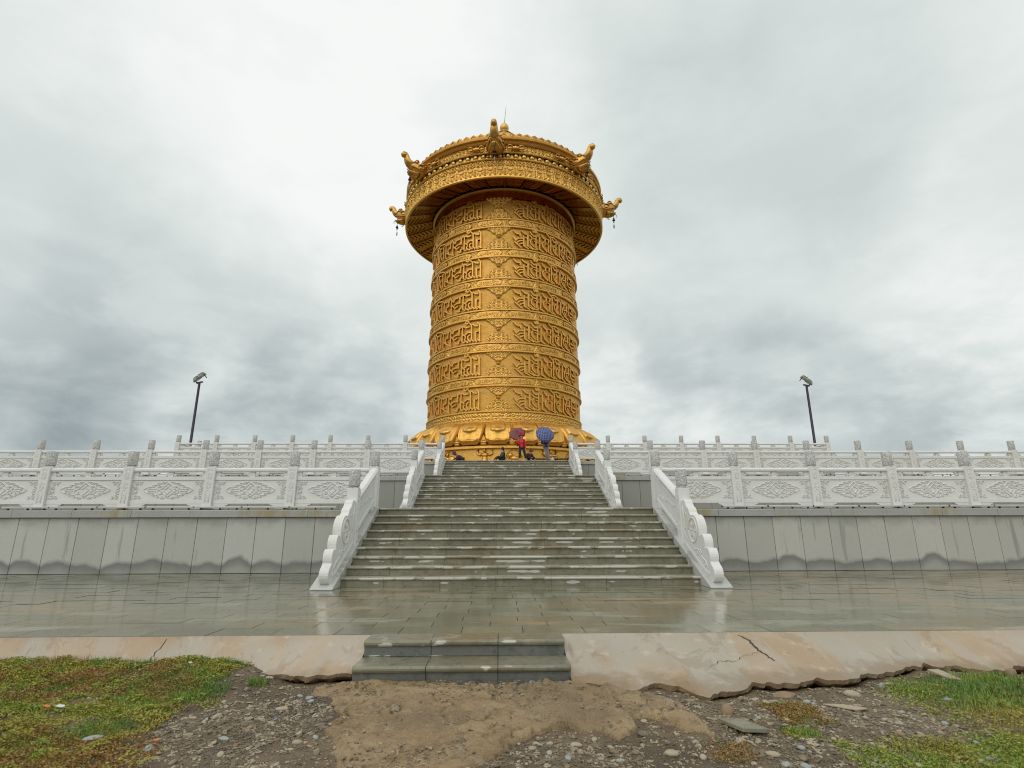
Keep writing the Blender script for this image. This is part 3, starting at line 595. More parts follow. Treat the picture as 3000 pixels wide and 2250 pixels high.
# ================================================================ terraces
WY=[3.05,11.1116,19.2217]
for i,(w,y1) in enumerate(((30,75),(26.5,68),(18.35,56))):
    y0=WY[i]+0.09
    mb=MB().box(-w,w,y0,y1,LV[i]-0.3 if i else -0.3,LV[i+1]-0.075) if i else MB().box(-w,w,y0,y1,-0.3,LV[1]-0.075)
    o=mb.build('terrace',M['paving']); o['kind']='structure'; o['label']=('lowest','middle','top')[i]+' paved terrace'
    f=MB().box(-w,w,y0+0.55,y1,LV[i+1]-0.074,LV[i+1]-0.008).build('terrace_floor',M['paving']); f['kind']='structure'
def wall(level,side,x_in,x_out,phase,cphase,label):
    Y=WY[level]; z0=LV[level]; t=empty('terrace_wall',(0,Y,z0),0,label,'wall','grey granite terrace walls')
    pw=0.7112; xs=[]; k=math.floor((x_in-phase)/pw); x=phase+k*pw
    edges=[x_in]; 
    while True:
        x+=pw
        if x>x_in+0.05: edges.append(min(x,x_out))
        if x>=x_out: break
    proto=None
    for a,b in zip(edges[:-1],edges[1:]):
        if b-a<0.03: continue
        if abs((b-a)-pw)<1e-3:
            if proto is None: proto=MB().box(-pw/2+0.005,pw/2-0.005,0,0.085,0.004,1.298).build('panel',M['wall'],t,bevel=0.006); o=proto
            else: o=inst(proto,t)
            o.location=((a+b)/2,0,0)
        else: o=MB().box(a+0.004,b-0.004,0,0.085,0.004,1.298).build('panel',M['wall'],t,bevel=0.006); o.location=(0,0,0)
        o.rotation_euler=(random.uniform(-0.002,0.002),0,random.uniform(-0.002,0.002))
    MB().box(edges[0],edges[-1],0.07,0.092,0.0,1.30).build('backing',M['joint'],t)
    cw=1.42; k=math.floor((x_in-cphase)/cw); x=cphase+k*cw; ce=[x_in]
    while True:
        x+=cw
        if x>x_in+0.08: ce.append(min(x,x_out))
        if x>=x_out: break
    for a,b in zip(ce[:-1],ce[1:]):
        mb=MB().prism([(-0.055,1.302),(-0.062,1.312),(-0.062,1.462),(-0.05,1.478),(0.62,1.492),(0.62,1.38),(0.1,1.38),(0.1,1.302)],lambda u,v,w:(w,u,v),a+0.0035,b-0.0035)
        mb.build('coping_stone',M['coping'],t).location=(0,random.uniform(-0.004,0.004),random.uniform(-0.002,0.002))
    return t
XI=SW+0.345
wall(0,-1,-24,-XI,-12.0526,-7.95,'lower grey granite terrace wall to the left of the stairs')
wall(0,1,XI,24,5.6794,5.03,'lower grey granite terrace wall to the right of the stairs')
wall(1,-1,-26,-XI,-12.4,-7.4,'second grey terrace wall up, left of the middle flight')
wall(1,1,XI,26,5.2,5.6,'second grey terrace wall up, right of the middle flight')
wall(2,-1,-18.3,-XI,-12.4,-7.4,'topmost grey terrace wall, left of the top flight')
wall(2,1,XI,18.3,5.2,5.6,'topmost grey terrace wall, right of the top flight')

# ---------------------------------------------------------------- carved relief curves
def spiral(cx,cz,r0,a0,turns,dirn,n=14,r1=0.012):
    return [(cx+(r0+(r1-r0)*i/n)*math.cos(a0+dirn*turns*2*PI*i/n),cz+(r0+(r1-r0)*i/n)*math.sin(a0+dirn*turns*2*PI*i/n)) for i in range(n+1)]
def relief_quarter():
    L=[]
    # interlaced lattice in the middle
    L.append([(0.0,0.20),(0.055,0.145),(0.11,0.09),(0.165,0.035),(0.20,0.0)])
    L.append([(-0.055,0.145),(0.0,0.09),(0.055,0.035),(0.09,0.0)])
    L.append([(0.0,0.145),(0.03,0.175)]); L.append([(0.0,0.205),(0.03,0.175)])
    L.append(spiral(0.155,0.055,0.045,0.3,1.2,1,12))
    L.append([(0.20,0.0),(0.25,0.012),(0.27,0.05),(0.24,0.085),(0.19,0.11),(0.13,0.10)])
    L.append(spiral(0.135,0.185,0.042,PI*1.1,1.1,-1,12)); L.append([(0.055,0.205),(0.095,0.215),(0.135,0.225)])
    L.append(spiral(0.255,0.15,0.052,PI*0.9,1.2,-1,12)); L.append([(0.20,0.155),(0.175,0.20),(0.135,0.227)])
    L.append(spiral(0.365,0.10,0.046,PI*0.8,1.2,-1,12)); L.append([(0.30,0.13),(0.325,0.14),(0.35,0.146)])
    L.append(spiral(0.46,0.05,0.038,PI*0.7,1.1,-1,11)); L.append([(0.40,0.085),(0.425,0.09),(0.45,0.088)])
    L.append([(0.485,0.08),(0.53,0.065),(0.57,0.035),(0.61,0.0)]); L.append([(0.30,0.035),(0.34,0.03),(0.42,0.03),(0.49,0.0)])
    # corner scroll
    L.append(spiral(0.80,0.165,0.05,PI*1.5,1.2,-1,12)); L.append(spiral(0.71,0.18,0.04,PI*1.5,1.1,-1,12)); L.append([(0.64,0.20),(0.67,0.225),(0.71,0.222)]); L.append([(0.75,0.20),(0.79,0.225),(0.86,0.22)])
    L.append(spiral(0.83,0.07,0.035,0,1.1,1,10)); L.append([(0.80,0.11),(0.77,0.08),(0.80,0.03),(0.86,0.0)]); L.append([(0.75,0.05),(0.78,0.03),(0.775,0.0)])
    return L
def relief_mesh(lines,sx,sz,rad,y,flat=0.9,n=5):
    mb=MB()
    for mx in (1,-1):
        for mz in (1,-1):
            for l in lines:
                mb.tube([(mx*p[0]*sx,y,mz*p[1]*sz) for p in l],rad,n,upv=(0,1,0),flat=flat)
    return mb
CAPM={}
def make_protos():
    # panel for a bay of width w (between post faces), origin at bay centre, z from floor
    P={}
    for key,w in (('a',1.78),('b',1.905),('c',1.825)):
        h=w/2
        mb=MB()
        z0=0.135                                    # slab bottom
        mb.box(-h,h,-0.055,0.055,z0,0.235); mb.box(-h,h,-0.038,0.038,0.235,0.715); mb.box(-h,h,-0.06,0.06,0.715,0.80)
        for s in (-1,1):                            # ogee feet
            mb.prism([(s*h,0.0),(s*h,z0+0.002),(s*(h-0.40),z0+0.002),(s*(h-0.36),0.10),(s*(h-0.31),0.09),(s*(h-0.30),0.05),(s*(h-0.26),0.04),(s*(h-0.25),0.0)],lambda u,v,q:(u,q,v),-0.05,0.05)
            mb.prism([(s*(h-0.001),0.25),(s*(h-0.001),0.70),(s*(h-0.02),0.70),(s*(h-0.02),0.25)],lambda u,v,q:(u,q,v),-0.045,0.045)
        pan=mb.build('panel',M['marble'],bevel=0.005)
        rel=relief_mesh(relief_quarter(),w/1.80,0.93,0.0115,-0.038,1.9).build('relief_carving',M['marble'],smooth='all'); rel.location=(0,0,0.475); rel.parent=pan
        br=MB()
        br.ell((0,0,0.858),(0.085,0.045,0.055),10); br.ell((-0.10,0,0.85),(0.05,0.03,0.04),8); br.ell((0.10,0,0.85),(0.05,0.03,0.04),8); br.box(-0.06,0.06,-0.035,0.035,0.80,0.93)
        bo=br.build('bracket',M['marble'],smooth=True); bo.parent=pan
        for s in (-1,1):
            b2=MB(); b2.ell((s*(h-0.06),0,0.858),(0.07,0.045,0.055),8); b2.ell((s*(h-0.15),0,0.85),(0.05,0.03,0.035),8); b2.box(s*h-0.05*(1+s)+0.0 if s>0 else -h,h if s>0 else -h+0.10,-0.035,0.035,0.80,0.93)
            b2.build('bracket',M['marble'],smooth=True).parent=pan
        rl=MB().prism([(-0.075,0.928),(-0.085,0.95),(-0.085,0.985),(-0.05,1.018),(0.05,1.018),(0.085,0.985),(0.085,0.95),(0.075,0.928)],lambda u,v,q:(q,u,v),-h,h).build('handrail',M['marble'])
        P[key]=(pan,rl,w)
    post=MB().box(-0.12,0.12,-0.12,0.12,0.0,1.045).build('post',M['marble'],bevel=0.008)
    pl=[]
    for zc in (0.30,0.62,0.86): pl+= [spiral(0.03,zc,0.028,PI*0.5,1.0,-1,10),spiral(0.03,zc-0.075,0.026,-PI*0.5,1.0,1,10),[(0,zc+0.07),(0.03,zc+0.04),(0.055,zc),(0.03,zc-0.04),(0.055,zc-0.08),(0.02,zc-0.11),(0,zc-0.12)]]
    pl.append([(0,1.02),(0.025,0.98),(0.05,0.95)]); pl.append([(0.05,0.15),(0.055,0.45),(0.03,0.47),(0.0,0.47)])
    rb=MB()
    for sy in (-1,):
        for mx in (1,-1):
            for l in pl: rb.tube([(mx*p[0],sy*0.118,p[1]) for p in l],0.0085,5,upv=(0,1,0),flat=1.2)
    rb.build('relief_carving',M['marble'],smooth='all').parent=post
    cp=MB().lathe([(0.09,1.04),(0.122,1.045),(0.122,1.06),(0.09,1.08),(0.112,1.088),(0.117,1.10),(0.117,1.425),(0.108,1.44),(0.0,1.445)],20,cap=False); co=cp.build('cap',M['cap'],smooth=True); co.parent=post
    return P,post
PAN,POST=make_protos()
USED={'post':False}
def place_post(parent,x,y,z,rz=0):
    if not USED['post']: USED['post']=True; POST.parent=parent; POST.location=(x,y,z); POST.rotation_euler=(0,0,rz); return POST
    return inst_tree(POST,parent,(x,y,z),(0,0,rz))
def place_bay(parent,key,x,y,z,rz=0,sx=1.0):
    pan,rl,w=PAN[key]
    for o in (pan,rl):
        if o.get('_placed') is None and not USED.get((key,o.name.split('.')[0])):
            USED[(key,o.name.split('.')[0])]=True; c=o; c.parent=parent; c.location=(x,y,z); c.rotation_euler=(0,0,rz)
        else: c=inst_tree(o,parent,(x,y,z),(0,0,rz))
        if sx!=1.0: c.scale=(sx,1,1)
YP=0.17
def balustrade_run(level,side,xs,key,label):
    Y=WY[level]+YP; z=LV[level+1]-0.018
    t=empty('stone_balustrade',(0,Y,z),0,label,'balustrade','white carved stone balustrades')
    for x in xs: place_post(t,side*x,0,0)
    w=PAN[key][2]
    for a,b in zip(xs[:-1],xs[1:]):
        bw=b-a-0.24; place_bay(t,key,side*(a+b)/2,0,0,0,bw/w)
    return t
X1=[3.60]+[3.60+2.033*k+0.0 for k in range(1,11)]; X2=[3.60]+[3.60+2.17*k for k in range(1,11)]; X3=[3.60]+[3.60+2.085*k for k in range(1,8)]
balustrade_run(0,-1,X1,'a','nearest white carved balustrade, left of the lowest flight')
balustrade_run(0,1,X1,'a','nearest white carved balustrade, right of the lowest flight')
balustrade_run(1,-1,X2,'b','second white carved balustrade, left of the middle flight')
balustrade_run(1,1,X2,'b','second white carved balustrade, right of the middle flight')
balustrade_run(2,-1,X3,'c','topmost white carved balustrade, left of the golden tower base')
balustrade_run(2,1,X3,'c','topmost white carved balustrade, right of the golden tower base')
for s,lab in ((-1,'white balustrade running back along the left side of the top terrace'),(1,'white balustrade running back along the right side of the top terrace')):
    x=s*X3[-1]; t=empty('stone_balustrade',(x,WY[2]+YP,LV[3]-0.018),0,lab,'balustrade','white carved stone balustrades')
    for k in range(1,16):
        place_post(t,0,2.085*k,0,0)
    for k in range(15): place_bay(t,'c',0,2.085*(k+0.5),0,PI/2,1.845/1.825)
# light strips along the terrace edges
CNT={}; SL={}
ORD='first second third fourth fifth sixth seventh eighth ninth tenth eleventh twelfth thirteenth fourteenth fifteenth sixteenth'.split()
def strip_lights():
    proto=None
    for lvl,xs,zz in ((0,[-7.33+1.16*k for k in range(-12,3)]+[5.15+1.16*k+0.58 for k in range(0,14)],0),(1,[-5.2-1.2*k for k in range(0,14)]+[5.2+1.2*k for k in range(0,14)],1)):
        for x in xs:
            xc=x if lvl==0 else x
            if proto is None:
                proto=empty('strip_light',(0,0,0),0,'long pale strip light on short brackets along the coping edge','light','strip lights along the terrace edges')
                MB().prism([(-0.035,0.045),(-0.04,0.075),(0.0,0.09),(0.05,0.085),(0.05,0.045)],lambda u,v,w:(w,u,v),-0.56,0.56).build('housing',M['whitebar'],proto)
                for bx in (-0.42,0.05,0.45): MB().box(bx-0.012,bx+0.012,-0.02,0.03,0.0,0.046).build('bracket',M['black'],proto)
                MB().box(-0.575,-0.562,-0.03,0.04,0.05,0.08).build('end_cap',M['black'],proto)
                o=proto
            else: o=inst_tree(proto)
            sd='left' if xc<0 else 'right'; CNT[(lvl,sd)]=CNT.get((lvl,sd),0)+1
            o['sx']=(lvl,sd,abs(xc)) and abs(xc); SL.setdefault((lvl,sd),[]).append((abs(xc),o))
            o.location=(xc+random.uniform(-0.01,0.01),WY[lvl]+0.0,LV[lvl+1]-0.033); o.rotation_euler=(0,0,random.uniform(-0.006,0.006))
strip_lights()
for (lvl,sd),q in SL.items():
    for i,(a,o) in enumerate(sorted(q,key=lambda e:e[0])):
        del o['sx']; o['label']='pale strip light on the %s wall coping, %s one %s of the stairs'%(('lower','second')[lvl],ORD[i],sd)

# ---------------------------------------------------------------- sloping balustrades beside each flight
def stair_balustrade(Y0,Z0,s,label):
    t=empty('stair_balustrade',(0,Y0,Z0),0,label,'balustrade','sloping white balustrades beside the stairs')
    sl=R_/T_; xc=s*3.545; f=lambda y:(y+0.5)*sl+0.012
    # newel post
    p=MB().prism([(1.04,f(1.04)-0.01),(1.04,1.87),(1.28,1.87),(1.28,f(1.28)-0.01)],lambda u,v,w:(w,u,v),xc-0.12,xc+0.12).build('newel_post',M['marble'],t,bevel=0.008)
    MB().lathe([(0.09,1.86),(0.122,1.875),(0.122,1.89),(0.09,1.91),(0.112,1.918),(0.118,1.93),(0.118,2.25),(0.108,2.27),(0,2.275)],20,c=(xc,1.16,0),cap=False).build('cap',M['cap'],p,smooth=True)
    rb=MB(); xf=xc-s*0.118
    for zc in (1.05,1.40,1.68):
        for my in (1,-1):
            for l in (spiral(0.03,0.05,0.028,PI*0.5,1,-1,9),spiral(0.03,-0.04,0.026,-PI*0.5,1,1,9),[(0,0.12),(0.03,0.09),(0.055,0.05),(0.03,0.0),(0.055,-0.05),(0.02,-0.08)]): rb.tube([(xf,1.16+my*a,zc+b) for a,b in l],0.0085,5,upv=(1,0,0))
    rb.build('relief_carving',M['marble'],p,smooth='all')
    # sloping rail panel between the newel and the terrace corner post
    ya,yb=1.28,2.93
    q=MB(); g=lambda y,o:f(y)+o
    q.prism([(ya,g(ya,0.10)),(yb,g(yb,0.10)),(yb,g(yb,0.62)),(ya,g(ya,0.62))],lambda u,v,w:(w,u,v),xc-0.04,xc+0.04)
    q.prism([(ya,g(ya,0.085)),(yb,g(yb,0.085)),(yb,g(yb,0.17)),(ya,g(ya,0.17))],lambda u,v,w:(w,u,v),xc-0.058,xc+0.058)
    q.prism([(ya,g(ya,0.62)),(yb,g(yb,0.62)),(yb,g(yb,0.70)),(ya,g(ya,0.70))],lambda u,v,w:(w,u,v),xc-0.058,xc+0.058)
    q.prism([(yb-0.28,g(yb-0.28,0)),(yb-0.28,g(yb-0.28,0.09)),(yb,g(yb,0.09)),(yb,g(yb,0.0))],lambda u,v,w:(w,u,v),xc-0.05,xc+0.05)
    q.prism([(ya,g(ya,0)),(ya,g(ya,0.09)),(ya+0.3,g(ya+0.3,0.09)),(ya+0.24,g(ya+0.24,0.0))],lambda u,v,w:(w,u,v),xc-0.05,xc+0.05)
    pn=q.build('panel',M['marble'],t,bevel=0.004)
    rl=MB()
    rnd=random.Random(5)
    for i in range(26):
        y=ya+0.14+(yb-ya-0.28)*((i*0.618)%1.0); o=0.24+0.32*((i*0.381+0.1)%1.0)
        sp=spiral(0,0,0.045,rnd.uniform(0,6.28),1.2,rnd.choice((-1,1)),9)
        for sx in (-1,1): rl.tube([(xc+sx*0.04,y+a,g(y,o)+b+a*sl) for a,b in sp],0.009,5,upv=(1,0,0))
    rl.build('relief_carving',M['marble'],pn,smooth='all')
    for oy in (0.12,0.75,1.38): 
        y=ya+oy; MB().prism([(y,g(y,0.70)),(y+0.16,g(y+0.16,0.70)),(y+0.16,g(y+0.16,0.80)),(y,g(y,0.80))],lambda u,v,w:(w,u,v),xc-0.035,xc+0.035).build('bracket',M['marble'],t)
    r0=g(ya,0.80)+0.03
    hr=MB(); hy0,hy1=ya-0.0,yb
    sec=[(-0.10,0.0),(-0.105,0.05),(-0.06,0.10),(0.06,0.10),(0.105,0.05),(0.10,0.0)]
    zz=lambda y:f(y)+0.80
    vs=[(xc+u,hy0,zz(hy0)+v+0.0) for u,v in sec]+[(xc+u,hy1,zz(hy1)+v) for u,v in sec]; n=len(sec)
    hr.add(vs,[tuple(range(n)),tuple(range(2*n-1,n-1,-1))]+[(i,(i+1)%n,(i+1)%n+n,i+n) for i in range(n)])
    hr.build('handrail',M['marble'],t,bevel=0.006)
    # scrolled end stone
    def arc(cy,cz,r,a0,a1,n=7): return [(cy+r*math.cos(math.radians(a0+(a1-a0)*i/n)),cz+r*math.sin(math.radians(a0+(a1-a0)*i/n))) for i in range(n+1)]
    out=[(1.04,1.60)]+arc(0.90,1.50,0.12,70,165,5)+arc(0.72,1.33,0.13,95,170,5)+arc(0.42,1.0,0.30,75,200,10)+arc(0.06,0.76,0.20,120,205,6)+arc(-0.16,0.52,0.19,120,205,6)+arc(-0.34,0.24,0.155,110,235,7)
    out=[p for p in out]; 
    out+= [(-0.36,f(-0.36)),(1.04,f(1.04))]
    ds=MB().prism(out,lambda u,v,w:(w,u,v),xc-0.085,xc+0.085).build('scroll_stone',M['marble'],t,bevel=0.006)
    rr=MB()
    for sx in (-1,1):
        X=xc+sx*0.086
        rr.tube([(X,0.44+0.235*math.cos(a),1.0+0.235*math.sin(a)) for a in np.linspace(0,2*PI,25)],0.019,5,upv=(1,0,0))
        for a in range(6): an=a*PI/3; rr.tube([(X,0.44+0.06*math.cos(an+u*0.5)+0.13*u*math.cos(an),1.0+0.06*math.sin(an+u*0.5)+0.13*u*math.sin(an)) for u in (0,0.3,0.6,0.9)],[0.006,0.018,0.02,0.006],5,upv=(1,0,0))
        rr.tube([(X,y,f(y)+0.075) for y in (-0.25,0.2,0.6,1.0)],0.012,5,upv=(1,0,0))
        rr.tube([(X,0.96,1.5),(X,0.92,1.2),(X,0.97,0.95),(X,0.80,0.80)],0.013,5,upv=(1,0,0)); 
        for (cy,cz,r,a0,dd) in ((0.12,0.58,0.07,0,1),(-0.06,0.38,0.055,2,-1),(0.30,0.58,0.05,3,1),(-0.22,0.22,0.05,1,1),(0.82,1.30,0.05,0,1),(0.90,1.05,0.045,2,-1)): rr.tube([(X,cy+a-0,cz+b) for a,b in spiral(0,0,r,a0,1.2,dd,10)],0.011,5,upv=(1,0,0))
        rr.tube([(X,0.62,0.74),(X,0.40,0.63),(X,0.22,0.64),(X,0.05,0.50),(X,-0.12,0.44),(X,-0.22,0.32)],0.013,5,upv=(1,0,0))
    rr.build('relief_carving',M['marble'],ds,smooth='all')
    return t
for i,nm in enumerate(('lowest','middle','top')):
    stair_balustrade(YB[i],LV[i],-1,'sloping white balustrade with scroll stone, left side of the %s flight'%nm)
    stair_balustrade(YB[i],LV[i],1,'sloping white balustrade with scroll stone, right side of the %s flight'%nm)

# ---------------------------------------------------------------- floodlight masts
def floodlight_mast(x,y,zb,top,yaw,label):
    t=empty('lamp_post',(x,y,zb),0,label,'lamp post','floodlight masts behind the top balustrade')
    MB().lathe([(0.20,0),(0.20,0.03),(0.11,0.05),(0.11,0.3),(0.095,0.32),(0.075,top-zb),(0,top-zb)],14,cap=False).build('pole',M['polewood'],t,smooth=True)
    MB().box(-0.32,0.32,-0.05,0.05,-0.04,0.04).build('crossbar',M['polewood'],t,loc=(0,0,top-zb+0.02)).rotation_euler=(0,0,yaw)
    for s in (-1,1):
        h=MB(); h.prism([(-0.26,-0.02),(-0.24,0.12),(-0.10,0.26),(0.14,0.26),(0.26,0.10),(0.26,-0.02)],lambda u,v,w:(w,u,v),-0.24,0.24)
        for k in range(5): h.box(-0.20+0.09*k,-0.19+0.09*k,-0.1,0.15,0.26,0.32)
        o=h.build('lamp_head',M['lampgrey'],t,bevel=0.01); o.scale=(0.8,0.8,0.85); o.location=(0.24*s*math.cos(yaw),0.24*s*math.sin(yaw),top-zb+0.30+s*0.09*(1 if yaw<0 else -1)); o.rotation_euler=(math.radians(38),-0.35*(1 if yaw<0 else -1),yaw+s*0.1)
        MB().box(-0.21,0.21,-0.22,0.22,-0.032,-0.021).build('lamp_glass',M['lampglass'],o)
        MB().box(s*0.25,s*0.27,-0.04,0.04,-0.25,0.12).build('yoke',M['black'],o)
    return t
floodlight_mast(-20.72,25,LV[2],10.45,-0.5,'dark mast with two grey floodlights, standing to the left of the golden tower')
floodlight_mast(20.84,25,LV[2],10.38,0.5,'dark mast with two grey floodlights, standing to the right of the golden tower')
# ================================================================ golden prayer wheel
TX,TY=-0.03,37.2
wheel=empty('prayer_wheel',(TX,TY,LV[3]),0,'giant golden prayer wheel tower covered in raised script and ornament','prayer wheel')
ZB=LV[3]
def cyl(r,az,z):      # az in degrees, 0 faces the stairs; coordinates local to the wheel
    a=math.radians(az); return (r*math.sin(a),-r*math.cos(a),z-ZB)
def ring(name,prof,mat=None,n=160,smooth=True):
    return MB().lathe([(r,z-ZB) for r,z in prof],n,cap=False).build(name,mat or M['gold'],wheel,smooth=smooth)
def rmesh(name,az0,az1,z0,z1,nu,nv,R,hf,mat,parent=None,mask=None):
    A=np.linspace(az0,az1,nu); Z=np.linspace(z0,z1,nv); AA,ZZ=np.meshgrid(A,Z); h,mk=hf(AA,ZZ)
    r=R+h; a=np.radians(AA)
    return grid_mesh(name,r*np.sin(a),-r*np.cos(a),ZZ-ZB,mat,parent or wheel,mask=mk)
# main drum
RB=6.80
prof=[(RB+0.03,8.83),(RB+0.02,12),(RB,18),(RB-0.02,24),(RB-0.03,29.5)]
ring('drum_body',prof,M['golddrum'])
BOT=[8.83,11.71,14.55,17.40,20.17,22.90,25.68]; TOP=[9.65,12.46,15.29,18.12,20.92,23.61,26.44]
def rb_(z): return RB+0.03-0.06*(z-8.83)/20.7
def hoop(z,h=0.085,o=0.12):
    r=rb_(z); ring('hoop',[(r-0.03,z-h),(r+o*0.8,z-h),(r+o,z-h*0.6),(r+o,z+h*0.5),(r+o*0.7,z+h),(r-0.03,z+h)],smooth=False)
for z in BOT: hoop(z,0.09,0.19)
for z in TOP: hoop(z)
ring('hoop',[(rb_(8.7)-0.03,8.62),(rb_(8.7)+0.16,8.64),(rb_(8.7)+0.18,8.72),(rb_(8.7)+0.12,8.80),(rb_(8.7)-0.03,8.80)],smooth=False)

def ribbon_cyl(mb,pts,w,R,h0,h1,zoff):      # raised flat stroke on the drum with sloping sides
    P=[(math.radians(u)*RB,v) for u,v in pts]; n=len(P); L=[]
    for i in range(n):
        ax,ay=P[max(i-1,0)]; bx,by=P[min(i+1,n-1)]; dx,dy=bx-ax,by-ay; l=math.hypot(dx,dy) or 1; nx,ny=-dy/l,dx/l
        k=1.0
        if 0<i<n-1:
            d1=Vector((P[i][0]-ax,P[i][1]-ay)); d2=Vector((bx-P[i][0],by-P[i][1]))
            if d1.length>1e-6 and d2.length>1e-6: k=min(1.5,1/max(0.5,math.cos(d1.angle(d2)/2)))
        L.append((P[i][0],P[i][1],nx*k,ny*k))
    # square caps extended a little
    def pt(x,y,hh): a=math.degrees(x/RB); return cyl(R+hh,a,y+zoff)
    vs=[]
    for i,(x,y,nx,ny) in enumerate(L):
        ex=ey=0
        if i in (0,n-1):
            q=L[1] if i==0 else L[n-2]; dx,dy=x-q[0],y-q[1]; l=math.hypot(dx,dy) or 1; ex,ey=dx/l*w*0.35,dy/l*w*0.35
        for o,hh in ((-0.5*w,h0),(-0.44*w,h1),(0.44*w,h1),(0.5*w,h0)): vs.append(pt(x+ex+nx*o,y+ey+ny*o,hh))
    fs=[]
    for i in range(n-1):
        for j in range(3): fs.append((4*i+j,4*i+j+1,4*i+4+j+1,4*i+4+j))
    fs+= [(0,1,2,3),(4*n-4,4*n-3,4*n-2,4*n-1)]
    mb.add(vs,fs)
def make_script():
    protos=[]
    for gi,g in enumerate(GLYPHS):
        mb=MB()
        for st in g: ribbon_cyl(mb,st,0.115,RB,-0.03,0.17,15.29)
        protos.append(mb.build('letter',M['gold'],wheel))
    zs=[b for b in TOP]; nxt=BOT[1:]+[28.35]
    for i,(zt,zn) in enumerate(zip(zs,nxt)):
        if zt==15.29: continue
        for p in protos: inst(p,wheel,(0,0,zt-15.29),scale=None)
    # the far half of the drum carries the same script
    for i,zt in enumerate(zs):
        for p in protos[::2]: pass
    bk=MB()
    for g in GLYPHS:
        for st in g: ribbon_cyl(bk,[(u+180,v) for u,v in st],0.155,RB,-0.03,0.11,15.29)
    b=bk.build('far_side_script',M['gold'],wheel); b['kind']='stuff'
    for zt in zs:
        if zt!=15.29: inst(b,wheel,(0,0,zt-15.29))
make_script()
# hourglass ornaments in the script bands
def scroll_field(s,z,cell=0.36,seed=3):
    i=np.floor(s/cell); j=np.floor(z/cell); k=vnoise(i*7.3+0.5,j*3.1+0.5,seed)
    cx=(i+0.5+0.25*(vnoise(i*3.7,j*5.3,seed+1)-0.5))*cell; cz=(j+0.5+0.25*(vnoise(i*1.7,j*9.3,seed+2)-0.5))*cell
    dx,dz=s-cx,z-cz; r=np.hypot(dx,dz); a=np.arctan2(dz,dx)*np.where(k>0.5,1,-1)
    v=np.cos(2*PI*(r/0.15)-a+k*6.28); return np.clip(0.55+0.75*v,0,1)*np.clip(1.25-r/(cell*0.72),0.25,1)
def hourglass(az_c,zb,name='hourglass_ornament'):
    H=2.05
    def hf(A,Z):
        s=np.radians(A-az_c)*RB; v=(Z-zb)/H; sa=np.abs(s)
        half=np.where(v>0.56,0.16+ (v-0.56)/0.44*1.08,0.16+(0.56-v)/0.56*1.08)+0.05*np.sin(Z*21)
        ins=sa<half; wave=scroll_field(sa+0.11,Z*1.0+0.05,0.33,9)
        edge=np.clip((half-sa)/0.07,0,1); h=(0.06+0.10*wave)*edge
        vase=(sa<0.17)&(np.abs(v-0.545)<0.095); h=np.where(vase,0.24*np.sqrt(np.clip(1-(s/0.19)**2,0,1))*(1-0.35*np.cos((v-0.545)*66)),h)
        return h-0.01,ins
    return rmesh(name,az_c-11.5,az_c+11.5,zb+0.02,zb+H-0.05,72,52,RB+0.01,hf,M['goldd'])
hg=None
for z in TOP:
    if hg is None: hg=hourglass(-4.2,15.33)
    if abs(z-15.29)>0.01: inst(hg,wheel,(0,0,z-15.29))
for a in (180,): 
    for z in TOP: inst(hg,wheel,(0,0,z-15.29),(0,0,math.radians(a)))
# cartouches with small lettering in the narrow bands
SY=[[[(0,.9),(.25,1),(.4,.9)],[(.05,.65),(.35,.7),(.4,.5),(.1,.4),(.0,.25),(.2,.1),(.4,.2)],[(.1,1.15),(.2,1.05),(.3,1.15)]],
 [[(0,.9),(.4,.9)],[(.08,.9),(.05,.55),(.2,.45),(.4,.6)],[(.4,.9),(.4,.25)],[(.2,.45),(.1,.2)]],
 [[(0,.9),(.4,.9)],[(.1,.9),(.05,.6),(.25,.5),(.4,.7),(.4,.3),(.15,.15)],[(.05,1.2),(.25,1.25),(.35,1.1)]],
 [[(0,.9),(.4,.9)],[(.03,.9),(.05,.5),(.4,.5)],[(.4,.9),(.4,.2)]],
 [[(0,.9),(.4,.9)],[(.1,.85),(.3,.7),(.1,.6),(.35,.45),(.4,.1),(.15,-.1)],[(.0,1.2),(.2,1.3),(.4,1.1)]],
 [[(0,.9),(.4,.9)],[(.1,.9),(.05,.6),(.35,.6),(.4,.9)],[(.2,.6),(.1,.35),(.35,.3),(.3,.0),(.1,-.1)],[(.05,1.1),(.2,1.02),(.35,1.1)],[(.2,1.25),(.22,1.3)]]]
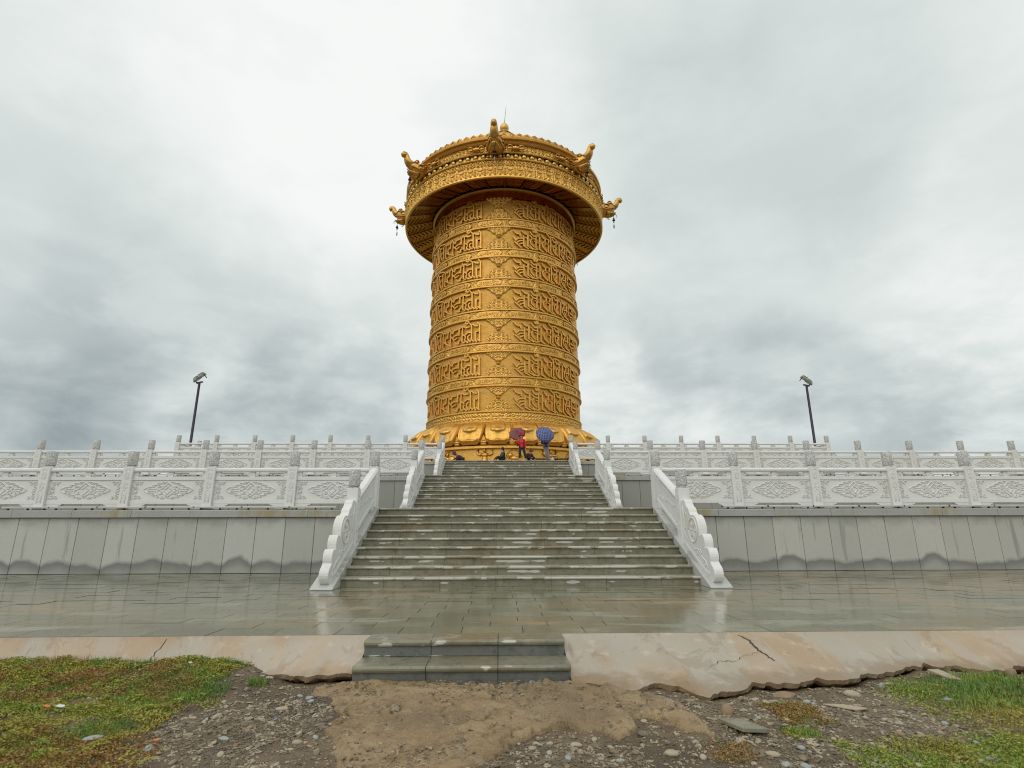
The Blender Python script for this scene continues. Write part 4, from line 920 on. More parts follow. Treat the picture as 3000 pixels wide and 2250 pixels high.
def make_cartouches():
    z0=15.29-0.37
    mb=MB(); half=9.0; hh=0.245
    out=[(-half,0),(-half+1.6,hh),(half-1.6,hh),(half,0),(half-1.6,-hh),(-half+1.6,-hh)]
    # curved plate
    N=14; vs=[]; 
    for i in range(N+1):
        u=-half+2*half*i/N; e=min(1,(half-abs(u))/1.6); v=hh*e
        for dz,hgt in ((-v,0.0),(-v*0.97,0.07),(v*0.97,0.07),(v,0.0)): vs.append(cyl(rb_(z0)+hgt,u,z0+dz))
    fs=[(4*i+j,4*i+j+1,4*i+5+j,4*i+4+j) for i in range(N) for j in range(3)]
    mb.add(vs,fs); plate=mb.build('cartouche',M['gold'],wheel)
    lt=MB(); n=len(SY)
    for i,sy in enumerate(SY):
        u0=-6.9+i*2.36
        for st in sy: ribbon_cyl(lt,[(u0+x*4.4,-0.155+(y)*0.26) for x,y in st],0.05,rb_(z0),0.06,0.125,z0)
    lt.build('lettering',M['goldd'],plate)
    def hf(A,Z):
        s=np.abs(A-11.25); v=(Z-z0)/0.30; half=1.0+1.6*np.abs(v); h=0.02+0.07*scroll_field(np.radians(A-11.25)*RB+0.1,Z*1.0,0.2,5); return h*np.clip((half-s)/0.4,0,1),s<half+0.2
    orn=rmesh('divider_ornament',11.25-2.8,11.25+2.8,z0-0.28,z0+0.28,18,14,rb_(z0),hf,M['goldd'])
    first=True
    for i,z in enumerate(TOP[1:]):
        for k in range(16):
            rot=math.radians(22.5*k+11.4)
            if i==1 and k==0: plate.rotation_euler=(0,0,rot); orn.rotation_euler=(0,0,rot); continue
            vis=k in (0,1,2,3,4,11,12,13,14,15)
            inst_tree(plate,wheel,(0,0,z-15.29),(0,0,rot)); inst(orn,wheel,(0,0,z-15.29),(0,0,rot))
make_cartouches()
def band_field(sc,amp,seed,cell):
    def hf(A,Z):
        s=np.radians(A)*RB; return amp*(0.15+0.85*scroll_field(s,Z,cell,seed)),np.ones(A.shape,bool)
    return hf
rmesh('scroll_band',-180,180,8.93,9.54,900,16,rb_(9)+0.0,band_field(1,0.10,7,0.27),M['goldd'])
# collar under the canopy
ring('collar',[(6.74,28.30),(6.80,28.36),(6.78,28.46),(6.82,29.18)],M['goldcollar_shaded'])
ring('collar_lip',[(6.82,29.18),(6.98,29.22),(7.02,29.30),(6.98,29.38),(6.85,29.40),(6.70,29.5)])
rmesh('collar_relief',-180,180,28.5,29.15,900,14,6.79,band_field(1,0.06,19,0.3),M['goldcollar_shaded'])
# canopy soffit: radial ribs with chevrons between
def soffit():
    r0,r1=6.7,9.42
    def zz(r): return 29.62-(r-r0)/(r1-r0)*0.92
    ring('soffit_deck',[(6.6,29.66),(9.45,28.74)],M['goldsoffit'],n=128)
    mb=MB(); step=11.25
    def P(r,a,o): return cyl(r,a,zz(r)-o)
    def bar(p,q,w,h):
        (ra,aa),(rb,ab)=p,q; n=4; vs=[]
        for i in range(n+1):
            t=i/n; r=ra+(rb-ra)*t; a=aa+(ab-aa)*t
            dx=(rb-ra); ds=math.radians(ab-aa)*(ra+rb)/2; l=math.hypot(dx,ds); nr,ns=-ds/l,dx/l
            for sgn,o in ((-1,0),(-1,h),(1,h),(1,0)): vs.append(P(r+nr*w*sgn,a+math.degrees(ns*w*sgn/r),o))
        mb.add(vs,[(4*i+j,4*i+j+1,4*i+5+j,4*i+4+j) for i in range(n) for j in range(3)]+[(0,1,2,3),(4*n,4*n+1,4*n+2,4*n+3)])
    bar((6.75,0),(9.4,0),0.05,0.13)
    for k in range(6):
        ra=7.25+0.37*k
        if ra+0.1>9.3: break
        bar((ra+0.33 if ra+0.33<9.38 else 9.38,1.0),(ra,5.6),0.03,0.07); bar((ra,5.65),(min(9.38,ra+0.33),10.2),0.03,0.07)
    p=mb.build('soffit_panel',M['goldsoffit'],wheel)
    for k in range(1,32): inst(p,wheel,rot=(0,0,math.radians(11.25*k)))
soffit()
# canopy drum
ring('canopy_rim',[(9.40,28.80),(9.42,28.60),(9.56,28.57),(9.62,28.64),(9.62,28.74),(9.54,28.80)])
ring('canopy_wall',[(9.50,28.75),(9.50,30.3),(9.30,30.32),(9.30,31.0),(9.36,31.02),(9.36,31.8)],smooth=False)
def swag(A,Z):
    u=(A/5.0); t=u-np.floor(u); t2=(u+0.5)-np.floor(u+0.5); v=(Z-28.82)/1.4   # 0 bottom .. 1 top
    h=np.zeros(A.shape)
    def arc(v0,dep,w,tt): return np.exp(-((v-(v0-dep*np.sin(PI*tt)))/w)**2)
    h=np.maximum(h,0.10*arc(0.62,0.26,0.035,t)); h=np.maximum(h,0.08*arc(0.60,0.42,0.035,t)); h=np.maximum(h,0.07*arc(0.58,0.14,0.03,t))
    d=np.minimum(t,1-t); h=np.maximum(h,0.13*np.exp(-(d/0.08)**2)*np.clip((0.62-v)/0.1,0,1)*(0.7+0.3*np.sin(v*60))); h=np.maximum(h,0.11*np.exp(-((d-0.12-(0.6-v)*0.22)/0.035)**2)*((v<0.6)&(v>0.12)))
    h=np.maximum(h,0.10*np.exp(-(((t-0.5)/0.10)**2+((v-0.12)/0.09)**2)))
    up=0.16*scroll_field(np.radians(A)*9.5+0.07,Z,0.29,23)*np.clip((v-0.60)/0.04,0,1); h=np.maximum(h,up); h=np.maximum(h,0.15*np.exp(-(((t-0.0)**2)/0.02+((v-0.8)/0.14)**2)))
    return h*np.clip((1-v)/0.03,0,1)*np.clip(v/0.02,0,1),np.ones(A.shape,bool)
rmesh('valance_swags',-180,180,28.82,30.22,1900,40,9.51,swag,M['goldd'])
ring('moulding',[(9.48,30.22),(9.66,30.22),(9.70,30.28),(9.66,30.36),(9.45,30.38)])
ring('moulding',[(9.34,30.86),(9.62,30.86),(9.66,30.92),(9.62,30.99),(9.36,31.01)])
def beads():
    p=MB().lathe([(0.001,0.30),(0.09,0.285),(0.16,0.24),(0.20,0.16),(0.215,0.06),(0.215,-0.02)],14,axis=Matrix.Rotation(PI/2,3,'X'),cap=False)
    for i,v in enumerate(p.v): p.v[i]=(v[0],v[1]-9.36,v[2]*1.0+30.62-ZB)
    b=p.build('bead',M['brasspale'],wheel,smooth='all'); b.rotation_euler=(0,0,math.radians(1.33))
    q=MB().prism([(-0.16,-0.22),(-0.10,0.22),(0.10,0.22),(0.16,-0.22)],lambda u,v,w:(u,-w,v+30.62-ZB),9.3,9.44).build('bead_divider',M['gold'],wheel,bevel=0.02); q.rotation_euler=(0,0,math.radians(1.33+2.05))
    for k in range(1,88):
        inst(b,wheel,rot=(0,0,math.radians(1.33+360/88*k))); inst(q,wheel,rot=(0,0,math.radians(3.38+360/88*k)))
beads()
rmesh('floral_band',-180,180,31.02,31.72,1500,20,9.37,lambda A,Z:(0.15*scroll_field(np.radians(A)*9.4,Z,0.34,31)*(0.35+0.65*np.clip(np.sin(np.radians((A+4.7)*8-90))*0.8+0.5,0,1)),np.ones(A.shape,bool)),M['goldd'])
def vajras():
    mb=MB(); ax=Matrix.Rotation(PI/2,3,'Y')
    mb.lathe([(0.02,-0.30),(0.10,-0.28),(0.15,-0.20),(0.11,-0.13),(0.17,-0.05),(0.19,0),(0.17,0.05),(0.11,0.13),(0.15,0.20),(0.10,0.28),(0.02,0.30)],12,axis=ax,cap=False)
    for s in (-1,1):
        mb.tube([(s*0.28,0,0),(s*0.76,0,0)],[0.05,0.03],6)
        for a in range(4):
            an=a*PI/2+PI/4; f=lambda x,r:(s*x,r*math.cos(an),r*math.sin(an))
            mb.tube([f(0.27,0.06),f(0.34,0.19),f(0.48,0.24),f(0.64,0.18),f(0.74,0.04)],[0.05,0.05,0.045,0.04,0.02],6)
    for i,v in enumerate(mb.v): mb.v[i]=(v[0],v[1]-9.62,v[2]+31.36-ZB)
    p=mb.build('vajra_ornament',M['goldd'],wheel,smooth='all'); c=[]
    for k in range(8):
        for d in (-9.9,9.9): c.append(-4.7+45*k+d)
    p.rotation_euler=(0,0,math.radians(c[0]))
    for a in c[1:]: inst(p,wheel,rot=(0,0,math.radians(a)))
vajras()
ring('moulding',[(9.36,31.74),(9.58,31.76),(9.66,31.86),(9.58,31.95),(9.44,31.96),(9.50,32.02),(9.58,32.08),(9.52,32.15),(9.40,32.16),(9.44,32.22),(9.62,32.28),(9.66,32.42),(9.54,32.52),(9.30,32.54),(9.10,32.55)],M['goldm'])
def crest():
    mb=MB(); mb.prism([(-0.327,0),(-0.327,0.44),(-0.27,0.52),(-0.17,0.56),(-0.07,0.60),(0,0.65),(0.07,0.60),(0.17,0.56),(0.27,0.52),(0.327,0.44),(0.327,0)],lambda u,v,w:(u,-w,v+32.52-ZB),9.12,9.24)
    mb.tube([(0.20*math.cos(a),-9.25,32.80+0.17*math.sin(a)-ZB) for a in np.linspace(0,2*PI,15)],0.03,5,upv=(0,1,0)); mb.ell((0,-9.25,32.80-ZB),(0.10,0.05,0.09),8)
    mb.tube([(-0.29,-9.25,32.58-ZB),(-0.24,-9.25,32.88-ZB),(-0.12,-9.25,33.02-ZB),(0,-9.25,33.12-ZB),(0.12,-9.25,33.02-ZB),(0.24,-9.25,32.88-ZB),(0.29,-9.25,32.58-ZB)],0.025,5,upv=(0,1,0))
    p=mb.build('crest_petal',M['goldm'],wheel); p.rotation_euler=(0,0,math.radians(3.5))
    for k in range(1,88): inst(p,wheel,rot=(0,0,math.radians(3.5+360/88*k)))
crest()
ring('roof',[(9.15,32.5),(8.2,33.4),(5.5,35.6),(2.6,38.3),(1.1,39.9),(0.9,40.1)])
MB().lathe([(0.9,0),(1.0,0.15),(0.95,0.35),(0.62,0.62),(0.30,0.78),(0.26,0.95),(0.40,1.10),(0.48,1.35),(0.42,1.62),(0.26,1.85),(0.12,2.0),(0.05,2.12),(0,2.14)],24,cap=False).build('finial',M['goldd'],wheel,smooth='all',loc=(0,0,39.95-ZB))
MB().lathe([(0.92,0),(1.04,0.03),(0.96,0.16)],24,cap=False).build('finial_collar',M['darkmetal'],wheel,smooth='all',loc=(0,0,40.12-ZB))
MB().tube([(0,0,0),(0.08,0,1.1),(0.17,0,2.15)],[0.03,0.022,0.012],6).build('lightning_rod',M['darkmetal'],wheel,loc=(0.02,0,42.0-ZB))

# makara heads
def makara():
    ho=MB()
    def loft(secs,mb,n=14,p=0.8):
        vs=[];
        for (x,zc,w,h) in secs:
            for j in range(n):
                a=2*PI*j/n; c,s_=math.cos(a),math.sin(a); vs.append((x,w*math.copysign(abs(c)**p,c),zc+h*math.copysign(abs(s_)**p,s_)))
        k=len(secs); fs=[(i*n+j,i*n+(j+1)%n,(i+1)*n+(j+1)%n,(i+1)*n+j) for i in range(k-1) for j in range(n)]+[tuple(range(n-1,-1,-1)),tuple((k-1)*n+j for j in range(n))]
        mb.add(vs,fs)
    loft([(-0.25,0.55,0.42,0.48),(0.05,0.52,0.52,0.58),(0.4,0.48,0.60,0.66),(0.8,0.50,0.58,0.64),(1.1,0.62,0.50,0.52),(1.35,0.74,0.38,0.36),(1.62,0.76,0.28,0.24)],ho)
    loft([(0.7,0.10,0.46,0.30),(1.0,0.02,0.42,0.26),(1.3,0.0,0.36,0.17),(1.55,0.03,0.28,0.10),(1.72,0.12,0.16,0.06)],ho)
    for s in (-1,1):
        ho.ell((1.12,s*0.40,1.00),(0.16,0.13,0.14),10); ho.tube([(0.86,s*0.40,1.06),(1.0,s*0.46,1.18),(1.18,s*0.44,1.18),(1.32,s*0.36,1.02),(1.42,s*0.30,0.92)],[0.03,0.07,0.075,0.06,0.02],6)
        ho.tube([(0.75+0.26*math.cos(a),s*(0.60-0.03*abs(math.cos(a))),0.62+0.20*math.sin(a)) for a in np.linspace(0,5.4,14)],[0.055]*13+[0.02],6)
        ho.tube([(0.3,s*0.60,0.3),(0.7,s*0.62,0.22),(1.1,s*0.50,0.36),(1.4,s*0.38,0.50),(1.66,s*0.26,0.56)],[0.03,0.06,0.06,0.05,0.03],6)
        for k in range(5):
            z=0.98-0.27*k; ho.tube([(0.16,s*(0.50),z),(0.02,s*0.70,z+0.05),(-0.16,s*0.74,z+0.14),(-0.22,s*0.66,z+0.2)],[0.06,0.055,0.04,0.012],6)
        for k in range(3): ho.tube([(1.05+0.14*k,s*0.2,1.16-0.06*k),(1.02+0.14*k,s*0.22,1.30-0.06*k)],[0.04,0.008],5)
        for k in range(4): ho.tube([(1.15+0.13*k,s*0.27,0.50),(1.17+0.13*k,s*0.27,0.36)],[0.035,0.006],5)
        ho.tube([(0.95,s*0.30,-0.15),(1.0,s*0.28,-0.32),(1.15,s*0.26,-0.36)],[0.06,0.04,0.01],6)
    ho.tube([(0.15,0,-0.1),(0.05,0,-0.32),(-0.12,0,-0.40)],[0.12,0.07,0.01],6)
    h=ho.build('makara_head',M['goldm'],wheel,smooth='all')
    tr=MB(); pts=[(1.42,0,0.86),(1.62,0,0.92),(1.80,0,1.08),(1.90,0,1.30),(1.96,0,1.52),(2.08,0,1.68),(2.24,0,1.68),(2.32,0,1.55),(2.27,0,1.42),(2.17,0,1.42),(2.13,0,1.50)]
    tr.tube(pts,[0.36,0.35,0.31,0.27,0.24,0.22,0.20,0.18,0.15,0.11,0.06],10); tr.ell((2.17,0,1.53),(0.21,0.24,0.21),10)
    tr.build('trunk',M['goldm'],h,smooth='all')
    hn=MB()
    for s in (-1,1):
        hn.tube([(0.62,s*0.30,1.05),(0.40,s*0.34,1.14),(0.16,s*0.36,1.28),(0.04,s*0.36,1.52)],[0.09,0.075,0.05,0.01],6); hn.tube([(0.25,s*0.40,1.0),(-0.05,s*0.42,1.08),(-0.25,s*0.42,1.3),(-0.33,s*0.42,1.58)],[0.08,0.07,0.05,0.01],6)
    hn.build('horns',M['goldm'],h,smooth='all')
    bl=MB(); bl.tube([(1.50,0,0.0),(1.50,0,-0.42)],0.02,5); bl.lathe([(0.03,0),(0.08,-0.03),(0.10,-0.16),(0.15,-0.26),(0.13,-0.27),(0.0,-0.2)],12,c=(1.50,0,-0.42),cap=False); bl.tube([(1.50,0,-0.6),(1.50,0,-0.95)],0.008,4); bl.tube([(1.72,0.1,0.1),(1.86,0.1,-0.12),(1.80,0.1,-0.28),(1.70,0.1,-0.22)],[0.03,0.02,0.02,0.01],5)
    bl.ell((1.50,0,-0.88),(0.06,0.06,0.11),8); bl.tube([(1.50,0,-1.0),(1.50,0,-1.15)],0.008,4)
    bl.build('wind_bell',M['darkmetal'],h,smooth='all')
    MB().ell((1.50,0,-1.36),(0.09,0.03,0.25),8).build('bell_clapper',M['silver'],h,smooth='all')
    azs=[-4.7+45*k for k in range(8)]
    for i,az in enumerate(azs):
        o=h if i==0 else inst_tree(h,wheel)
        o.location=cyl(9.38,az,30.72); o.rotation_euler=(0,0,math.radians(az-90)); o.scale=(0.96,1.15,0.97)
makara()

# lotus base
def lotus():
    NU,NV=49,50; hw=7.35
    pr=[(6.93,8.78),(7.10,8.74),(7.42,8.60),(7.75,8.36),(8.02,8.05),(8.22,7.70),(8.33,7.35),(8.34,7.08),(8.22,6.88),(8.02,6.78)]
    pr=np.array(pr); tt=np.linspace(0,1,len(pr))
    v=np.linspace(0,1,NV); u=np.linspace(-1,1,NU); U,V=np.meshgrid(u,v)
    r=np.interp(V,tt,pr[:,0]); z=np.interp(V,tt,pr[:,1])
    vb=0.80                                         # the scalloped lower lip of the petal
    half=np.where(V<0.42,0.74+0.26*np.sin(V/0.42*PI/2),np.sqrt(np.clip(1-((V-0.42)/0.585)**2,0.0,1))**0.9)
    az=U*hw*np.maximum(half,0.02)
    au=np.abs(U)
    bulge=0.17*np.sqrt(np.clip(1-au**2.4,0,1))
    rim=0.07*np.exp(-((au-0.86)/0.06)**2)*(V<0.80)+0.05*np.exp(-((au-0.72)/0.03)**2)*(V<0.72)
    inner_half=0.56; vi=0.50
    inn=(au<inner_half*(1-0.25*np.clip((V-0.38)/0.14,0,1)**2))&(V<vi+0.02*np.cos(au/inner_half*PI)); inner=0.17*np.sqrt(np.clip(1-(au/inner_half)**4,0,1))*inn
    irim=0.05*np.exp(-((au-0.44)/0.03)**2)*inn
    curl=0.14*np.exp(-((au/0.22)**2+((V-0.47)/0.06)**2)); curl2=0.18*np.exp(-((au/0.25)**2+((V-0.76)/0.05)**2))
    lip=0.12*np.exp(-((V-(0.78-0.10*au**2))/0.035)**2)*(au<0.8)
    hollow=-0.05*np.exp(-((V-0.60)/0.06)**2)*np.clip((0.6-au)/0.1,0,1)
    fin=np.clip((1-au)/0.1,0,1)*np.clip((1-V)/0.08,0,1)
    R=r+(bulge+rim+inner+irim+curl+curl2+lip+hollow)*np.where(V>0.9,np.clip((1-V)/0.1,0,1),1)-0.10*(1-fin)
    a=np.radians(az)
    p=grid_mesh('lotus_petal',R*np.sin(a),-R*np.cos(a),z-ZB,M['gold'],wheel,flip=True)
    a0=-3.65; p.rotation_euler=(0,0,math.radians(a0))
    for k in range(1,24): inst(p,wheel,rot=(0,0,math.radians(a0+15*k)))
    ring('lotus_core',[(6.85,8.84),(7.2,8.55),(7.6,8.1),(7.85,7.5),(7.95,7.0),(7.9,6.7)])
    mb=MB(); mb.prism([(-0.02,0.62),(-0.22,0.15),(-0.10,0.02),(0.10,0.02),(0.22,0.15),(0.02,0.62)],lambda x,y,w:(x,-w,y+6.95-ZB),7.9,8.22)
    mb.ell((0,-8.22,7.06-ZB),(0.33,0.16,0.10),12); mb.ell((0,-8.16,6.93-ZB),(0.30,0.18,0.12),12); mb.ell((0,-8.27,7.19-ZB),(0.10,0.09,0.08),8)
    for s in (-1,1): mb.ell((s*0.24,-8.20,7.12-ZB),(0.12,0.10,0.07),8)
    q=mb.build('small_petal',M['goldd'],wheel,smooth=True); a1=a0+7.5; q.rotation_euler=(0,0,math.radians(a1))
    for k in range(1,24): inst(q,wheel,rot=(0,0,math.radians(a1+15*k)))
lotus()
ring('base_cornice',[(7.85,6.80),(8.20,6.80),(8.26,6.76),(8.27,6.60),(8.20,6.56),(7.95,6.55)],smooth=False)
ring('base_drum',[(7.98,6.58),(7.98,4.54)])
ring('base_plinth',[(7.9,5.35),(8.25,5.30),(8.35,5.2),(8.35,4.54)])
def base_reliefs():
    mb=MB(); Y=-8.0
    def E(x,z,rx,rz,ry=0.16,y=Y-0.02): mb.ell((x,y,z-ZB),(rx,ry,rz),12)
    E(0,6.42,0.12,0.15,0.18,Y-0.1); E(0,6.12,0.27,0.17); E(0,5.86,0.22,0.17); E(0,5.68,0.25,0.24,0.22)
    for s in (-1,1):
        mb.tube([(s*0.20,Y-0.06,6.17-ZB),(s*0.42,Y-0.10,6.12-ZB),(s*0.56,Y-0.08,6.22-ZB),(s*0.55,Y-0.06,6.50-ZB)],[0.10,0.095,0.08,0.06],8); mb.ell((s*0.56,Y-0.06,6.52-ZB),(0.10,0.08,0.045),8)
        mb.tube([(s*0.14,Y-0.05,5.6-ZB),(s*0.42,Y-0.12,5.62-ZB),(s*0.52,Y-0.08,5.40-ZB)],[0.14,0.13,0.09],8)
        mb.ell((s*0.045,Y-0.27,6.45-ZB),(0.025,0.02,0.02),6)
    mb.ell((0,Y-0.28,6.41-ZB),(0.03,0.03,0.04),6)
    p=mb.build('atlas_figure',M['goldd'],wheel,smooth='all'); p.rotation_euler=(0,0,math.radians(-10.7))
    mb=MB()
    mb.tube([(0.62*math.cos(a),Y-0.01,5.92+0.58*math.sin(a)-ZB) for a in np.linspace(0,2*PI,33)],0.05,6,upv=(0,1,0)); 
    mb.ell((0.14,Y-0.02,5.86-ZB),(0.34,0.18,0.28),12); mb.ell((-0.22,Y-0.04,5.90-ZB),(0.20,0.16,0.18),10); mb.ell((-0.40,Y-0.06,6.02-ZB),(0.15,0.12,0.11),10)
    for e in (0,1): mb.tube([(-0.34+0.05*e,Y-0.08-0.03*e,6.08-ZB),(-0.28+0.06*e,Y-0.06,6.26-ZB),(-0.20+0.07*e,Y-0.05,6.44-ZB)],[0.04,0.055,0.012],6)
    mb.tube([(-0.2,Y-0.08,5.75-ZB),(-0.3,Y-0.1,5.6-ZB),(-0.42,Y-0.08,5.52-ZB)],[0.08,0.07,0.04],6); mb.tube([(0.2,Y-0.08,5.7-ZB),(0.1,Y-0.1,5.56-ZB),(-0.05,Y-0.08,5.52-ZB)],[0.12,0.09,0.05],6); mb.ell((0.48,Y-0.04,5.86-ZB),(0.07,0.07,0.07),8)
    q=mb.build('rabbit_medallion',M['goldd'],wheel,smooth='all'); q.rotation_euler=(0,0,math.radians(-31.0))
    mb=MB()
    mb.tube([(0.62*math.cos(a),Y-0.01,5.92+0.58*math.sin(a)-ZB) for a in np.linspace(0,2*PI,33)],0.05,6,upv=(0,1,0))
    mb.ell((0.05,Y-0.03,5.84-ZB),(0.36,0.17,0.20),12); mb.ell((-0.28,Y-0.08,6.06-ZB),(0.20,0.17,0.19),10)
    for k in range(9): a=k*0.7; mb.ell((-0.28+0.2*math.cos(a),Y-0.08,6.06+0.19*math.sin(a)-ZB),(0.07,0.07,0.07),6)
    for x in (-0.25,-0.05,0.25,0.38): mb.tube([(x,Y-0.08,5.75-ZB),(x-0.03,Y-0.08,5.5-ZB)],[0.08,0.06],6)
    mb.tube([(0.38,Y-0.05,5.95-ZB),(0.50,Y-0.05,6.15-ZB),(0.36,Y-0.05,6.28-ZB)],[0.05,0.05,0.06],6)
    q2=mb.build('lion_medallion',M['goldd'],wheel,smooth='all'); q2.rotation_euler=(0,0,math.radians(4.8))
    for k in range(1,10): inst(p,wheel,rot=(0,0,math.radians(-10.7+36*k)))
    for k in range(2,9): inst(q2 if k%2 else q,wheel,rot=(0,0,math.radians(4.8+36*k-(0 if k%2 else 0))))
    inst(q2,wheel,rot=(0,0,math.radians(40.8)))
    s=MB().prism([(-0.015,5.36),(0.015,5.36),(0.015,6.55),(-0.015,6.55)],lambda u,v,w:(u,-w,v-ZB),7.9,8.02).build('panel_seam',M['goldd'],wheel); s.rotation_euler=(0,0,math.radians(-5.8))
    for k in range(1,20): inst(s,wheel,rot=(0,0,math.radians(-5.8+18*k)))
base_reliefs()

# ================================================================ people
def skin_obj(name,pts,edges,mat,parent,sub=2):
    me=bpy.data.meshes.new(name); bm=bmesh.new(); lay=bm.verts.layers.skin.verify()
    vs=[]
    for i,(co,r) in enumerate(pts):
        v=bm.verts.new(co); 
        rr=(r,r) if not isinstance(r,tuple) else r
        v[lay].radius=rr; v[lay].use_root=(i==0); vs.append(v)
    for a,b in edges: bm.edges.new((vs[a],vs[b]))
    bm.to_mesh(me); bm.free(); me.materials.append(mat)
    o=bpy.data.objects.new(name,me); COL.objects.link(o); o.parent=parent
    m=o.modifiers.new('skin','SKIN'); m.use_smooth_shade=True; s=o.modifiers.new('sub','SUBSURF'); s.levels=sub; s.render_levels=sub
    return o
def hand_chain(pts,edges,wi,wrist,hand,rad=0.022):
    w=Vector(wrist); h=Vector(hand); d=(h-w).normalized(); a=d.orthogonal().normalized()
    b=len(pts); palm=w+(h-w)*0.6; pts.append((tuple(palm),(rad*1.4,rad*0.8))); edges.append((wi,b))
    for k,(o,l) in enumerate(((-1.5,0.07),(-0.5,0.085),(0.5,0.082),(1.5,0.065))):
        p1=palm+a*o*0.019+d*0.045; p2=p1+d*l*0.5+d.cross(a)*0.012; i=len(pts)
        pts.append((tuple(p1),0.0095)); pts.append((tuple(p2),0.008)); edges.append((b,i)); edges.append((i,i+1))
    p1=palm+a*0.04+d*0.01; i=len(pts); pts.append((tuple(p1),0.011)); pts.append((tuple(p1+a*0.012+d*0.03),0.009)); edges.append((b,i)); edges.append((i,i+1))
def face(parent,c,f,mask=False):
    c=Vector(c); f=Vector(f).normalized(); s=f.cross(Vector((0,0,1))).normalized()
    for q in (-1,1): MB().ell(tuple(c+f*0.088+s*q*0.032+Vector((0,0,0.012))),(0.014,0.014,0.009),8).build('eye',M['black'],parent,smooth='all')
    MB().ell(tuple(c+f*0.10+Vector((0,0,-0.015))),(0.014,0.018,0.022),8).build('nose',M['skin'],parent,smooth='all')
    if mask: MB().ell(tuple(c+f*0.058+Vector((0,0,-0.035))),(0.068,0.058,0.06),12).build('face_mask',M['mask'],parent,smooth='all')
def umbrella(name,loc,apex_dir,hand,rad,mat,edge,label,roll=0.0,rise=0.17):
    t=empty(name,loc,0,label,'umbrella'); ax=Vector(apex_dir).normalized()
    q=ax.to_track_quat('Z','Y'); t.rotation_euler=q.to_euler()
    # canopy: eight gores, sagging between the ribs; apex at origin
    n=8; rings=7; sub=4; vs=[]; fs=[]
    for i in range(rings+1):
        u=i/rings
        for j in range(n*sub):
            k=(j%sub)/sub; a=2*PI*j/(n*sub)+roll; flat=math.cos(PI/n)/math.cos((k-0.5)*2*PI/n) if True else 1
            rr=rad*math.sin(u*1.12)/math.sin(1.12)*(1-(1-flat)*u); z=-rise*(1-math.cos(u*1.45))/(1-math.cos(1.45))-0.012*u*math.sin(PI*k)
            vs.append((rr*math.cos(a),rr*math.sin(a),z))
    m=n*sub
    for i in range(rings):
        for j in range(m): fs.append((i*m+j,i*m+(j+1)%m,(i+1)*m+(j+1)%m,(i+1)*m+j))
    me=bpy.data.meshes.new('canopy'); me.from_pydata(vs,[],fs); me.materials.append(mat); me.materials.append(edge)
    for k,p in enumerate(me.polygons): p.material_index=1 if (k//m)==rings-1 and edge is not mat else 0; p.use_smooth=True
    o=bpy.data.objects.new('canopy',me); COL.objects.link(o); o.parent=t; so=o.modifiers.new('s','SOLIDIFY'); so.thickness=0.004
    for j in range(n):
        a=2*PI*j/n+roll; MB().tube([(rad*s_*math.cos(a),rad*s_*math.sin(a),-rise*(1-math.cos(u*1.45))/(1-math.cos(1.45))-0.008) for u,s_ in ((0.03,0.03),(0.3,math.sin(.336)/math.sin(1.12)),(0.6,math.sin(.672)/math.sin(1.12)),(0.85,math.sin(.952)/math.sin(1.12)),(1,1))],0.004,4).build('rib',M['black'],t)
    L=(Vector(hand)-Vector(loc)).length
    MB().tube([(0,0,0.04),(0,0,-L-0.03)],0.007,6).build('shaft',M['silver'],t); MB().tube([(0,0,-L+0.03),(0,0,-L-0.09)],0.014,8).build('handle',M['black'],t)
    return t
def stander(x,y,z,label,spec):
    t=empty('person',(x,y,z),0,label,'person'); J=spec['J']
    P=[];E=[]
    def n(name,r): P.append((J[name],r)); return len(P)-1
    pel=n('pelvis',0.11); sp=n('spine',0.10); ch=n('chest',0.11); nk=n('neck',0.045); hd=n('head',(0.072,0.085)); hd2=n('crown',0.07)
    E+= [(pel,sp),(sp,ch),(ch,nk),(nk,hd),(hd,hd2)]
    for s in ('L','R'):
        a=n('hip'+s,0.075); b=n('knee'+s,0.055); c=n('ank'+s,0.036); d=n('toe'+s,0.034); E+= [(pel,a),(a,b),(b,c),(c,d)]
        a=n('sho'+s,0.045); b=n('elb'+s,0.034); c=n('wri'+s,0.022); E+= [(ch,a),(a,b),(b,c)]
        hand_chain(P,E,c,J['wri'+s],J['han'+s])
    skin_obj('body',P,E,M['skin'],t)
    # jacket
    Q=[(J['waist'],(spec['jw'],spec['jw']*0.8)),(J['spine'],(spec['jw']*0.92,spec['jw']*0.75)),(J['chest'],(spec['jw']*0.95,spec['jw']*0.75)),(J['collar'],0.075)]; G=[(0,1),(1,2),(2,3)]
    for s in ('L','R'):
        i=len(Q); Q+= [(J['sho'+s],0.068),(J['elb'+s],0.058),(J['wri'+s],0.045)]; G+= [(2,i),(i,i+1),(i+1,i+2)]
    Q.append((J['hem'],(spec['jw']*1.05,spec['jw']*0.85))); G.append((0,len(Q)-1))
    skin_obj('jacket',Q,G,spec['jm'],t)
    Q=[(J['pelvis'],(0.135,0.115))]; G=[]
    for s in ('L','R'):
        i=len(Q); Q+= [(J['hip'+s],0.098),(J['knee'+s],0.078),(J['cuff'+s],0.062)]; G+= [(0,i),(i,i+1),(i+1,i+2)]
    skin_obj('trousers',Q,G,spec['tm'],t)
    for s in ('L','R'):
        a=Vector(J['ank'+s]); b=Vector(J['toe'+s]); 
        skin_obj('shoe',[(tuple(a+Vector((0,0,-0.02))),0.048),(tuple(b),(0.045,0.04)),(tuple(b+(b-a)*0.25+Vector((0,0,-0.005))),0.03)],[(0,1),(1,2)],spec['sm'],t)
    return t
